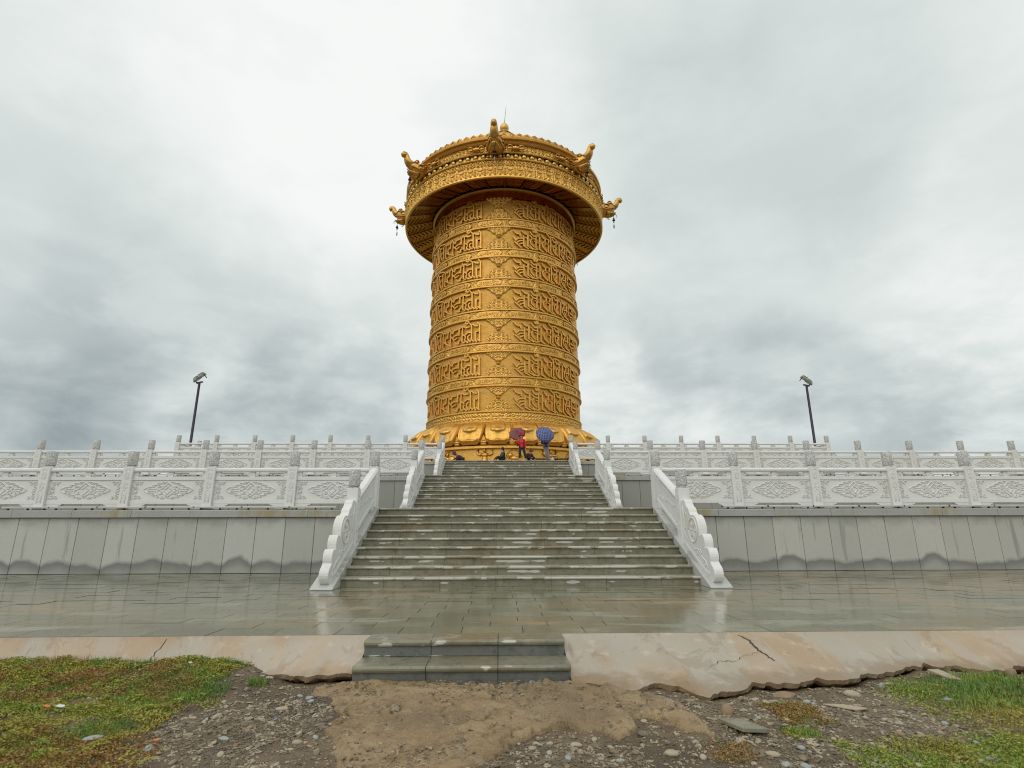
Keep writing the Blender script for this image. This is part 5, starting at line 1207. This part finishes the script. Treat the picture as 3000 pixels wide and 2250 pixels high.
def red_person():
    J=dict(pelvis=(0.02,0,0.80),spine=(0.0,0,0.98),chest=(-0.01,0,1.13),neck=(0,0,1.27),head=(0,-0.01,1.375),crown=(0,0.0,1.44),collar=(0,0,1.235),waist=(0.01,0,0.88),hem=(0.015,0,0.72),
      hipL=(-0.07,0,0.76),kneeL=(-0.09,-0.04,0.43),ankL=(-0.10,0.01,0.08),toeL=(-0.13,-0.11,0.04),cuffL=(-0.10,0.01,0.13),
      hipR=(0.10,0,0.76),kneeR=(0.17,-0.06,0.43),ankR=(0.235,0.0,0.08),toeR=(0.29,-0.11,0.04),cuffR=(0.232,0.0,0.13),
      shoL=(-0.17,0,1.17),elbL=(-0.27,-0.03,0.96),wriL=(-0.175,-0.14,1.10),hanL=(-0.155,-0.16,1.19),shoR=(0.16,0,1.17),elbR=(0.205,0.02,0.92),wriR=(0.21,-0.03,0.68),hanR=(0.215,-0.05,0.59))
    t=stander(0.80,19.36,LV[3],'person in a red jacket, red hat and face mask at the top of the stairs',dict(J=J,jw=0.155,jm=M['red'],tm=M['blackcloth'],sm=M['stone_tan']))
    c=Vector((0,-0.01,1.385)); face(t,c,(0,-1,-0.12),True)
    MB().ell((0,0.02,1.40),(0.095,0.098,0.12),12).ell((-0.06,0.0,1.28),(0.035,0.05,0.10),8).ell((0.06,0,1.28),(0.035,0.05,0.10),8).build('hair',M['hair'],t,smooth='all')
    MB().lathe([(0.0,0.155),(0.07,0.15),(0.10,0.11),(0.108,0.02),(0.15,0.0),(0.205,-0.035),(0.20,-0.045),(0.145,-0.012),(0.10,0.005)],20,c=(0,0.0,1.44),cap=False).build('hat',M['redhat'],t,smooth='all')
    MB().tube([(0.11,-0.115,1.18),(0.13,-0.12,1.0),(0.135,-0.09,0.86)],0.018,6,flat=0.5).build('bag_strap',M['black'],t); MB().ell((-0.21,0.06,0.90),(0.05,0.09,0.09),8).build('bag_pouch',M['black'],t,smooth='all')
    o=(0.80,19.36,LV[3]); hand=Vector(o)+Vector((-0.16,-0.17,1.16)); ax=Vector((-0.14,0.62,0.82)).normalized()
    umbrella('umbrella',tuple(hand+ax*0.66),ax,hand,0.49,M['umbpink'],M['umbred'],'dusty rose umbrella held up behind the person in red',0.2)
def blue_person():
    J=dict(pelvis=(-0.06,0.0,0.80),spine=(-0.10,-0.02,0.98),chest=(-0.13,-0.04,1.14),neck=(-0.14,-0.07,1.28),head=(-0.14,-0.10,1.38),crown=(-0.14,-0.10,1.45),collar=(-0.135,-0.05,1.24),waist=(-0.08,0,0.88),hem=(-0.07,0,0.76),
      hipL=(-0.14,0,0.76),kneeL=(-0.06,-0.05,0.43),ankL=(0.0,0.06,0.08),toeL=(0.02,-0.06,0.04),cuffL=(0.0,0.05,0.14),
      hipR=(0.0,0,0.76),kneeR=(0.06,-0.02,0.42),ankR=(0.10,0.0,0.08),toeR=(0.15,-0.12,0.04),cuffR=(0.10,0.0,0.14),
      shoL=(-0.29,-0.03,1.18),elbL=(-0.31,-0.08,0.95),wriL=(-0.22,-0.20,1.04),hanL=(-0.19,-0.24,1.12),shoR=(0.03,-0.03,1.18),elbR=(0.06,-0.06,0.95),wriR=(-0.03,-0.20,1.02),hanR=(-0.08,-0.24,1.08))
    t=stander(2.24,19.38,LV[3],'person in a blue jacket and grey trousers behind a blue checked umbrella',dict(J=J,jw=0.15,jm=M['bluecloth'],tm=M['greycloth'],sm=M['black']))
    face(t,Vector((-0.14,-0.10,1.39)),(0,-1,0)); MB().ell((-0.14,-0.07,1.41),(0.09,0.095,0.10),12).build('hair',M['hair'],t,smooth='all')
    o=Vector((2.24,19.38,LV[3])); hand=o+Vector((-0.19,-0.24,1.12)); ax=Vector((0.14,-0.86,0.42)).normalized()
    umbrella('umbrella',tuple(hand+ax*0.40+Vector((0.02,0,0.22))),ax,hand,0.54,M['plaid'],M['plaid'],'blue checked umbrella tilted forward at the top of the stairs',0.35,0.20)
    b=MB(); b.ell((0,0,0.09),(0.12,0.09,0.10),12); b.ell((0.03,0,0.19),(0.05,0.04,0.05),8); bo=b.build('plastic_bag',M['bag'],smooth='all'); bo.location=(2.52,19.5,LV[3]-0.008); tag(bo,'white plastic bag on the floor beside the person with the blue umbrella','bag')
def sitter(x,y,facing,h,label,coat,hatm=None,hair=None,bow=0.0):
    t=empty('person',(x,y,LV[3]),facing,label,'person'); k=h/0.85
    P=[((0,0,0.12),0.13),((0,-0.02-bow*0.1,0.32*k),0.12),((0,-0.04-bow*0.25,0.50*k),0.11),((0,-0.06-bow*0.4,0.60*k),0.045),((0,-0.08-bow*0.5,0.70*k),(0.072,0.085)),((0,-0.07-bow*0.5,0.76*k),0.068)]; E=[(0,1),(1,2),(2,3),(3,4),(4,5)]
    C=[((0,0,0.10),(0.19,0.17)),((0,-0.02-bow*0.1,0.30*k),(0.165,0.14)),((0,-0.04-bow*0.25,0.49*k),(0.15,0.12)),((0,-0.055-bow*0.36,0.565*k),0.07)]; G=[(0,1),(1,2),(2,3)]
    L=[((0,0,0.12),0.14)]; H=[]
    for s in (-1,1):
        sh=(s*0.17,-0.04-bow*0.25,0.50*k); el=(s*0.23,-0.14,0.27*k); wr=(s*0.09,-0.30,0.24*k); ha=(s*0.05,-0.36,0.25*k)
        i=len(P); P+= [(sh,0.045),(el,0.034),(wr,0.022)]; E+= [(2,i),(i,i+1),(i+1,i+2)]; hand_chain(P,E,i+2,wr,ha)
        i=len(C); C+= [(sh,0.07),(el,0.06),(wr,0.045)]; G+= [(2,i),(i,i+1),(i+1,i+2)]
        kn=(s*0.16,-0.34,0.30*k); an=(s*0.13,-0.52,0.06); i=len(P); P+= [((s*0.09,-0.06,0.11),0.08),(kn,0.055),(an,0.036),((s*0.13,-0.62,0.04),0.03)]; E+= [(0,i),(i,i+1),(i+1,i+2),(i+2,i+3)]
        i=len(L); L+= [((s*0.09,-0.06,0.11),0.10),(kn,0.08),((s*0.13,-0.50,0.10),0.06)]; H+= [(0,i),(i,i+1),(i+1,i+2)]
    skin_obj('body',P,E,M['skin'],t); skin_obj('coat',C,G,coat,t); skin_obj('trousers',L,H,M['blackcloth'],t)
    hc=(0,-0.08-bow*0.5,0.71*k); face(t,Vector(hc),(0,-1,-0.2*bow))
    if hair=='long': MB().ell((0,hc[1]+0.03,0.73*k),(0.09,0.10,0.11),12).ell((0,hc[1]+0.08,0.55*k),(0.10,0.06,0.20),10).build('hair',M['hair'],t,smooth='all')
    else: MB().ell((0,hc[1]+0.02,0.74*k),(0.085,0.09,0.09),12).build('hair',M['hair'],t,smooth='all')
    if hatm: MB().lathe([(0,0.13),(0.07,0.125),(0.098,0.07),(0.105,0.0),(0.165,-0.035),(0.16,-0.045),(0.10,-0.01)],18,c=(0,hc[1]+0.01,0.75*k),cap=False).build('hat',hatm,t,smooth='all')
    return t
red_person(); blue_person()
sitter(-0.20,19.95,math.radians(-75),0.88,'person with long black hair and dark clothes sitting on the top terrace','' or M['black'],None,'long')
sitter(1.20,19.95,math.radians(30),0.70,'person in a brown coat and brown hat crouching beside the person in red',M['browncloth'],M['brownhat'],None,0.5)
sitter(-2.52,19.95,math.radians(-60),0.52,'person hunched low in a plum coat near the left end of the top step',M['plumcloth'],M['plumcloth'],None,0.9)
b=empty('low_bench',(2.95,21.6,LV[3]),0,'long low dark bench on the top terrace behind the blue umbrella','bench')
MB().box(-1.55,1.55,-0.18,0.18,0.34,0.39).build('seat',M['wood'],b,bevel=0.006)
for sx in (-1.3,0,1.3): MB().box(sx-0.04,sx+0.04,-0.15,0.15,-0.008,0.34).build('leg',M['wood'],b,bevel=0.005)

# ================================================================ things on the ground
def ico(sub):
    bm=bmesh.new(); bmesh.ops.create_icosphere(bm,subdivisions=sub,radius=1); v=np.array([x.co[:] for x in bm.verts]); f=np.array([[q.index for q in p.verts] for p in bm.faces]); bm.free(); return v,f
ICO1=ico(1); ICO2=ico(2); ICO3=ico(3)
def gh(x,y): return float(ground_h(np.array([x]),np.array([y]))[0])
def soft_region(X,Y): return polydist(X,Y,CRUST)
def scatter_stones(name,n,smin,smax,mat,region,power=2.2,base=ICO1,seed=1,zadd=0.0):
    r=np.random.default_rng(seed); V=[];F=[]; c=0; k=0; bv,bf=base
    xs=r.uniform(-5.2,5.2,n*6); ys=-4.75-r.uniform(0,1,n*6)**1.0*2.9
    w=region(xs,ys); keep=r.uniform(0,1,n*6)<w; xs=xs[keep][:n]; ys=ys[keep][:n]; zs=ground_h(xs,ys)
    m=len(xs); s=smin+(smax-smin)*r.uniform(0,1,m)**power
    sx=s*r.uniform(0.8,1.5,m); sy=s*r.uniform(0.6,1.1,m); sz=s*r.uniform(0.3,0.65,m); an=r.uniform(0,6.28,m); ti=r.normal(0,0.25,m)
    v=bv[None]*(1+0.16*r.normal(size=(m,len(bv),1)))
    X=v[...,0]*sx[:,None]; Yv=v[...,1]*sy[:,None]; Z=v[...,2]*sz[:,None]+X*ti[:,None]*0.4
    ca,sa=np.cos(an)[:,None],np.sin(an)[:,None]
    co=np.stack([X*ca-Yv*sa+xs[:,None],X*sa+Yv*ca+ys[:,None],Z+(zs+sz*0.25+zadd)[:,None]],-1).reshape(-1,3)
    f=(bf[None]+(np.arange(m)*len(bv))[:,None,None]).reshape(-1,3)
    me=bpy.data.meshes.new(name); me.from_pydata(co.tolist(),[],f.tolist()); me.materials.append(mat)
    me.polygons.foreach_set('use_smooth',[base is not ICO1]*len(me.polygons)); me.update()
    o=bpy.data.objects.new(name,me); COL.objects.link(o); o['kind']='stuff'; return o
GL=[(-7,-4.6),(-5.4,-4.63),(-4.54,-4.60),(-3.89,-4.60),(-3.24,-4.62),(-2.98,-4.76),(-2.82,-5.0),(-3.0,-5.25),(-2.95,-5.75),(-2.92,-6.0),(-2.88,-6.31),(-2.72,-6.57),(-2.6,-7.0),(-2.5,-8),(-7,-8)]
GR=[(3.0,-5.42),(3.3,-5.18),(3.7,-5.06),(4.24,-5.15),(5.5,-5.1),(5.5,-8),(1.9,-8),(2.2,-7.15),(2.55,-6.85),(2.85,-6.35),(2.9,-5.9)]
def inside(poly,X,Y,fr=0.25,seed=3): 
    d=polydist(X+(fbm(X*2.5,Y*2.5,3,seed)-0.5)*0.5,Y+(fbm(X*2.5,Y*2.5,3,seed+5)-0.5)*0.5,poly); return np.clip(0.5+d/fr,0,1)
def stone_w(X,Y):
    w=0.35+0.65*(fbm(X*1.3,Y*1.3,3,41)>0.47); w=w*np.where(soft_region(X,Y)>0.0,0.03,1)*(1-0.85*inside(GL,X,Y))*(1-0.6*inside(GR,X,Y))
    ya=np.where(X<-0.8,interp(APR_L,X),interp(APR_R,X)); return np.where(Y>ya-0.05,0,w)*np.where((np.abs(X+0.77)<1.0)&(Y>-5.22),0,1)
scatter_stones('gravel',24000,0.004,0.014,M['pebble'],stone_w,1.5,ICO1,2)
scatter_stones('gravel',2200,0.012,0.030,M['pebble'],stone_w,2.0,ICO1,3)
scatter_stones('gravel',3500,0.004,0.015,M['pebble'],lambda X,Y:1.0*(soft_region(X,Y)>0.06)*(0.25+0.75*(fbm(X*1.5,Y*1.5,3,44)>0.5)),1.8,ICO1,8,0.034)
def stone_mesh(seed,base=ICO2,rough=0.07):
    r=np.random.default_rng(seed); v,f=base; d=1+rough*(np.sin(v[:,0]*3+seed)+np.cos(v[:,1]*4+seed*2)+np.sin(v[:,2]*5+seed*3)*0.6)
    me=bpy.data.meshes.new('pebble'); me.from_pydata((v*d[:,None]).tolist(),[],f.tolist()); me.polygons.foreach_set('use_smooth',[True]*len(me.polygons)); return me
def stone(name,x,y,sx,sy,sz,rot,mat,label,seed=1,cat='stone',base=ICO2,rough=0.07,dz=0.3,group=None):
    me=stone_mesh(seed,base,rough); me.materials.append(mat); o=bpy.data.objects.new(name,me); COL.objects.link(o); o.location=(x,y,gh(x,y)+sz*dz); o.scale=(sx,sy,sz); o.rotation_euler=(random.uniform(-.1,.1),random.uniform(-.1,.1),rot); return tag(o,label,cat,group)
stone('stone',2.58,-5.63,0.075,0.045,0.03,-0.35,M['stone_tan'],'largest oval tan stone, just below the broken right edge of the concrete',1)
stone('stone',2.11,-5.78,0.034,0.026,0.016,0.1,M['stone_grey'],'smooth blue-grey oval stone below the broken right edge of the concrete',2)
stone('stone',1.33,-6.09,0.06,0.045,0.045,0.5,M['stone_brown'],'angular tan rock just behind the tilted flat slab',3,rough=0.16)
stone('stone',2.95,-6.95,0.06,0.045,0.04,0.3,M['stone_tan'],'rounded pale stone half hidden in plants in the right corner',4)
stone('stone',0.67,-6.80,0.045,0.028,0.022,-0.3,M['stone_tan'],'elongated tan stone in the bare earth right of the brown crust',5)
stone('stone',0.85,-6.86,0.024,0.028,0.02,-0.3,M['stone_tan'],'small round tan stone next to the elongated tan one',15)
stone('stone',1.29,-6.86,0.045,0.026,0.02,-0.3,M['stone_tan'],'flat oval tan stone below the tilted slab',6)
stone('stone',1.30,-7.00,0.030,0.028,0.018,0.8,M['stone_grey'],'squarish grey stone at the bottom edge below the tilted slab',7,rough=0.12)
stone('stone',1.41,-7.02,0.034,0.028,0.018,0.2,M['stone_grey'],'rounded grey stone beside the squarish grey one at the bottom edge',8)
stone('stone',2.02,-5.60,0.10,0.06,0.03,0.05,M['stone_brown'],'wide flat brown rock tucked in the hollow under the concrete edge',9,rough=0.14,dz=0.0)
stone('stone',4.42,-5.16,0.075,0.05,0.055,0.7,M['stone_brown'],'brown wedge rock leaning on the concrete edge at the far right',10,rough=0.14,dz=0.7)
stone('stone',-2.14,-5.86,0.05,0.026,0.018,0.25,M['stone_tan'],'long pale stone in the gravel left of the brown crust',11)
stone('stone',-1.78,-6.53,0.034,0.022,0.018,0.35,M['stone_tan'],'oval pale stone low in the gravel left of the brown crust',12)
stone('stone',-1.98,-5.42,0.07,0.032,0.03,0.7,M['stone_brown'],'dark elongated stone by the left corner of the crust',13,rough=0.1)
stone('stone',-3.18,-6.46,0.070,0.045,0.014,0.15,M['stone_grey'],'flat pale grey disc lying among the mossy plants at left',14,rough=0.03,dz=1.6)
stone('stone',3.02,-5.37,0.035,0.03,0.03,0.9,M['stone_grey'],'grey stone in the green grass under the right concrete edge',16)
stone('stone',3.27,-5.80,0.045,0.028,0.02,-0.1,M['stone_grey'],'light grey stone at the left fringe of the right grass patch',17)
# tilted slab fragment
def slab_piece(name,x,y,z,pts,th,rot,mat,label,cat='slab'):
    o=MB().prism(pts,lambda u,v,w:(u,v,w),0,th).build(name,mat,bevel=0.004); o.location=(x,y,z); o.rotation_euler=rot; return tag(o,label,cat)
slab_piece('stone_slab',1.30,-6.40,gh(1.3,-6.4)+0.012,[(-0.13,0.13),(0.05,0.13),(0.14,-0.12),(-0.05,-0.13)],0.028,(math.radians(-4),math.radians(3),0),M['slabtop'],'broken flat grey slab lying tilted on the stony ground')
slab_piece('stone_slab',2.32,-5.97,gh(2.32,-5.97)+0.006,[(-0.16,0.05),(0.0,0.06),(0.15,-0.01),(0.05,-0.06),(-0.02,-0.03)],0.014,(0,0,-0.2),M['stone_tan'],'thin jagged tan slab shard on the gravel under the right concrete edge')
slab_piece('stone_slab',3.72,-5.24,gh(3.72,-5.24)+0.02,[(-0.12,0.08),(0.02,0.09),(0.12,-0.08),(-0.02,-0.06)],0.02,(0.3,0.1,0.2),M['stone_tan'],'thin pale slab leaning in the grass by the right concrete edge')
def litter(x,y,s,mat,label,rot):
    o=MB().prism([(-1,-0.4),(-0.6,0.45),(0.7,0.5),(1,-0.2),(0.3,-0.5)],lambda u,v,w:(u*s,v*s,w),0,0.008).build('litter',mat,bevel=0.002); o.location=(x,y,gh(x,y)+0.035); o.rotation_euler=(0.3,0.2,rot); tag(o,label,'litter')
litter(-2.70,-6.56,0.020,M['orange'],'small orange scrap in the rust coloured plants low at left',0.6)
litter(-3.97,-5.86,0.026,M['orange'],'orange scrap among the mossy plants at far left',0.1)
litter(-3.88,-5.84,0.032,M['bag'],'small white scrap beside the orange one at far left',0.3)
litter(-2.09,-6.12,0.014,M['bluep'],'tiny blue scrap on the gravel left of the crust',0.9)
litter(-3.42,-4.86,0.020,M['bag'],'small white scrap by the concrete edge among the mossy plants',0.5)
def many_pebbles():
    r=np.random.default_rng(77); protos=[]
    mats=[M['stone_grey'],M['stone_tan'],M['pebble'],M['stone_brown']]
    for i in range(8):
        me=stone_mesh(100+i,ICO2,0.06); me.materials.append(mats[i%4] if i<7 else M['stone_tan']); protos.append(me)
    xs=r.uniform(-4.6,4.6,4000); ys=-4.9-r.uniform(0,1,4000)*2.4; w=stone_w(xs,ys); k=0
    for x,y,ww in zip(xs,ys,w):
        if r.uniform()>ww*1.1 or k>=210: continue
        s=0.012+0.018*r.uniform()**2.2; o=bpy.data.objects.new('pebble',protos[int(r.integers(0,8))]); COL.objects.link(o)
        o.scale=(s*r.uniform(0.9,1.6),s,s*0.55); o.location=(x,y,gh(x,y)+s*0.25); o.rotation_euler=(r.normal(0,.15),r.normal(0,.15),r.uniform(0,6.28)); k+=1
        tag(o,'rounded pebble lying loose on the wet stony ground','pebble','pebbles scattered on the stony ground')
many_pebbles()

# plants: curved blades and tiny leaves
def blades(name,n,poly,hmin,hmax,wid,mat,seed,lean=0.5,seg=3,dens=None,zadd=0.0):
    r=np.random.default_rng(seed); px=[p[0] for p in poly]; py=[p[1] for p in poly]
    xs=r.uniform(min(px),max(px),n*4); ys=r.uniform(max(min(py),-7.6),max(py),n*4); w=inside(poly,xs,ys,0.3)
    if dens is not None: w=w*dens(xs,ys)
    k=r.uniform(0,1,n*4)<w; xs=xs[k][:n]; ys=ys[k][:n]
    ya=np.where(xs<-0.8,interp(APR_L,xs),interp(APR_R,xs)); kk=ys<ya+0.0; xs=xs[kk]; ys=ys[kk]; m=len(xs); zs=ground_h(xs,ys)+zadd
    h=r.uniform(hmin,hmax,m)*(0.6+0.8*fbm(xs*3,ys*3,2,seed)); a=r.uniform(0,6.28,m); ln=r.uniform(0.15,1.0,m)*lean; b=a+PI/2
    V=[]; 
    for i in range(seg+1):
        t=i/seg; off=ln*h*t**1.8; ww=wid*(1-0.85*t**1.5)*h**0.5/ (hmax**0.5)
        cx=xs+np.cos(a)*off; cy=ys+np.sin(a)*off; cz=zs+h*(t-0.35*ln*t*t)
        V.append(np.stack([cx-np.cos(b)*ww,cy-np.sin(b)*ww,cz],-1)); V.append(np.stack([cx+np.cos(b)*ww,cy+np.sin(b)*ww,cz],-1))
    V=np.stack(V,1).reshape(-1,3); q=np.array([[2*i,2*i+1,2*i+3,2*i+2] for i in range(seg)]); f=(q[None]+(np.arange(m)*(2*seg+2))[:,None,None]).reshape(-1,4)
    me=bpy.data.meshes.new(name); me.from_pydata(V.tolist(),[],f.tolist()); me.materials.append(mat); me.update()
    o=bpy.data.objects.new(name,me); COL.objects.link(o); o['kind']='stuff'; return o
def leaves(name,n,poly,smin,smax,hmax,mat,seed,dens=None):
    r=np.random.default_rng(seed); px=[p[0] for p in poly]; py=[p[1] for p in poly]
    xs=r.uniform(max(min(px),-5.6),min(max(px),5.4),n*4); ys=r.uniform(max(min(py),-7.6),max(py),n*4); w=inside(poly,xs,ys,0.3)
    if dens is not None: w=w*dens(xs,ys)
    k=r.uniform(0,1,n*4)<w; xs=xs[k][:n]; ys=ys[k][:n]
    ya=np.where(xs<-0.8,interp(APR_L,xs),interp(APR_R,xs)); kk=ys<ya+0.02; xs=xs[kk]; ys=ys[kk]; m=len(xs)
    cl=fbm(xs*7,ys*7,3,seed+3); zs=ground_h(xs,ys)+hmax*1.25*np.clip(cl*2.6-0.85,0.03,1)*r.uniform(0.25,1,m)
    s=r.uniform(smin,smax,m); A=r.normal(size=(m,3)); A[:,2]*=0.5; A/=np.linalg.norm(A,axis=1)[:,None]; B=r.normal(size=(m,3)); B-=A*(A*B).sum(1)[:,None]; B/=np.linalg.norm(B,axis=1)[:,None]
    C=np.stack([xs,ys,zs],-1); V=np.stack([C-A*s[:,None],C+B*s[:,None]*0.42,C+A*s[:,None],C-B*s[:,None]*0.42],1).reshape(-1,3)
    f=(np.arange(m)*4)[:,None]+np.array([0,1,2,3])[None]
    me=bpy.data.meshes.new(name); me.from_pydata(V.tolist(),[],f.tolist()); me.materials.append(mat); me.update()
    o=bpy.data.objects.new(name,me); COL.objects.link(o); o['kind']='stuff'; return o
gz_=lambda X,Y:np.clip((fbm(X*1.6,Y*1.6,3,5)-0.42)*7,0.0,1)
leaves('ground_cover',150000,GL,0.006,0.015,0.055,M['moss'],1,lambda X,Y:0.10+0.90*np.clip((fbm(X*2.6,Y*2.6,4,15)-0.40)*7,0,1))
leaves('ground_cover',55000,GL,0.005,0.013,0.045,M['rust'],2,lambda X,Y:np.clip((fbm(X*1.1+3,Y*1.5,3,25)-0.48)*8,0,1))
GLs=[[(-5.6,-5.0),(-5.0,-5.0),(-4.9,-5.5),(-5.6,-5.6)],[(-4.95,-5.25),(-4.2,-5.15),(-4.3,-5.45),(-5.0,-5.55)],[(-4.35,-4.75),(-3.85,-4.6),(-3.9,-4.95),(-4.35,-4.95)],[(-3.6,-4.85),(-2.95,-4.95),(-2.75,-5.7),(-3.45,-5.7),(-3.7,-5.4)],[(-3.35,-6.1),(-3.0,-6.15),(-3.2,-6.5),(-3.9,-6.8),(-4.1,-7.0),(-3.9,-6.6)],[(-3.3,-4.5),(-2.9,-4.6),(-2.8,-4.9),(-3.3,-4.8)]]
for i,pl in enumerate(GLs): blades('grass',2600 if i!=3 else 5200,pl,0.015,0.05,0.0022,M['grass'],30+i,0.9)
for i,pl in enumerate([[(-4.45,-4.62),(-3.85,-4.58),(-3.88,-4.85),(-4.4,-4.9)],[(-3.35,-4.6),(-3.1,-4.6),(-3.1,-4.8),(-3.35,-4.8)],[(-2.66,-5.22),(-2.5,-5.22),(-2.5,-5.36),(-2.66,-5.36)]]): blades('grass',1100 if i<2 else 260,pl,0.03,0.085,0.003,M['grass'],50+i,0.6)
blades('weeds',1500,[(-5.7,-4.66),(-4.5,-4.58),(-4.4,-4.85),(-5.7,-4.95)],0.03,0.09,0.0025,M['rust'],60,0.7)
blades('weeds',2600,[(-5.7,-4.70),(-3.0,-4.62),(-3.0,-4.95),(-5.7,-5.05)],0.02,0.06,0.0025,M['moss'],61,0.8)
leaves('ground_cover',30000,GR,0.006,0.014,0.045,M['moss'],3,lambda X,Y:0.5+0*X)
blades('grass',3800,[(3.0,-5.40),(3.4,-5.14),(4.3,-5.16),(4.6,-5.5),(4.2,-6.2),(3.5,-6.2),(3.05,-5.85)],0.03,0.10,0.003,M['grass'],70,1.0)
blades('grass',3500,[(3.2,-6.0),(4.2,-5.9),(3.9,-7.0),(3.0,-6.9)],0.02,0.06,0.0026,M['moss'],71,1.0)
for i,pl in enumerate([[(1.65,-5.85),(2.0,-5.9),(2.05,-6.35),(1.65,-6.3)],[(1.55,-6.42),(1.8,-6.42),(1.8,-6.6),(1.55,-6.6)],[(1.9,-6.7),(3.2,-6.6),(3.2,-7.3),(1.7,-7.3)],[(0.95,-6.7),(1.15,-6.6),(1.2,-6.9),(0.9,-6.95)]]):
    leaves('ground_cover',(6000,1500,16000,900)[i],pl,0.005,0.012,0.035,M['rust' if i in (0,3) else 'moss'],80+i)
    blades('grass',(500,350,1500,60)[i],pl,0.015,0.05,0.0022,M['grass'],90+i,0.9)
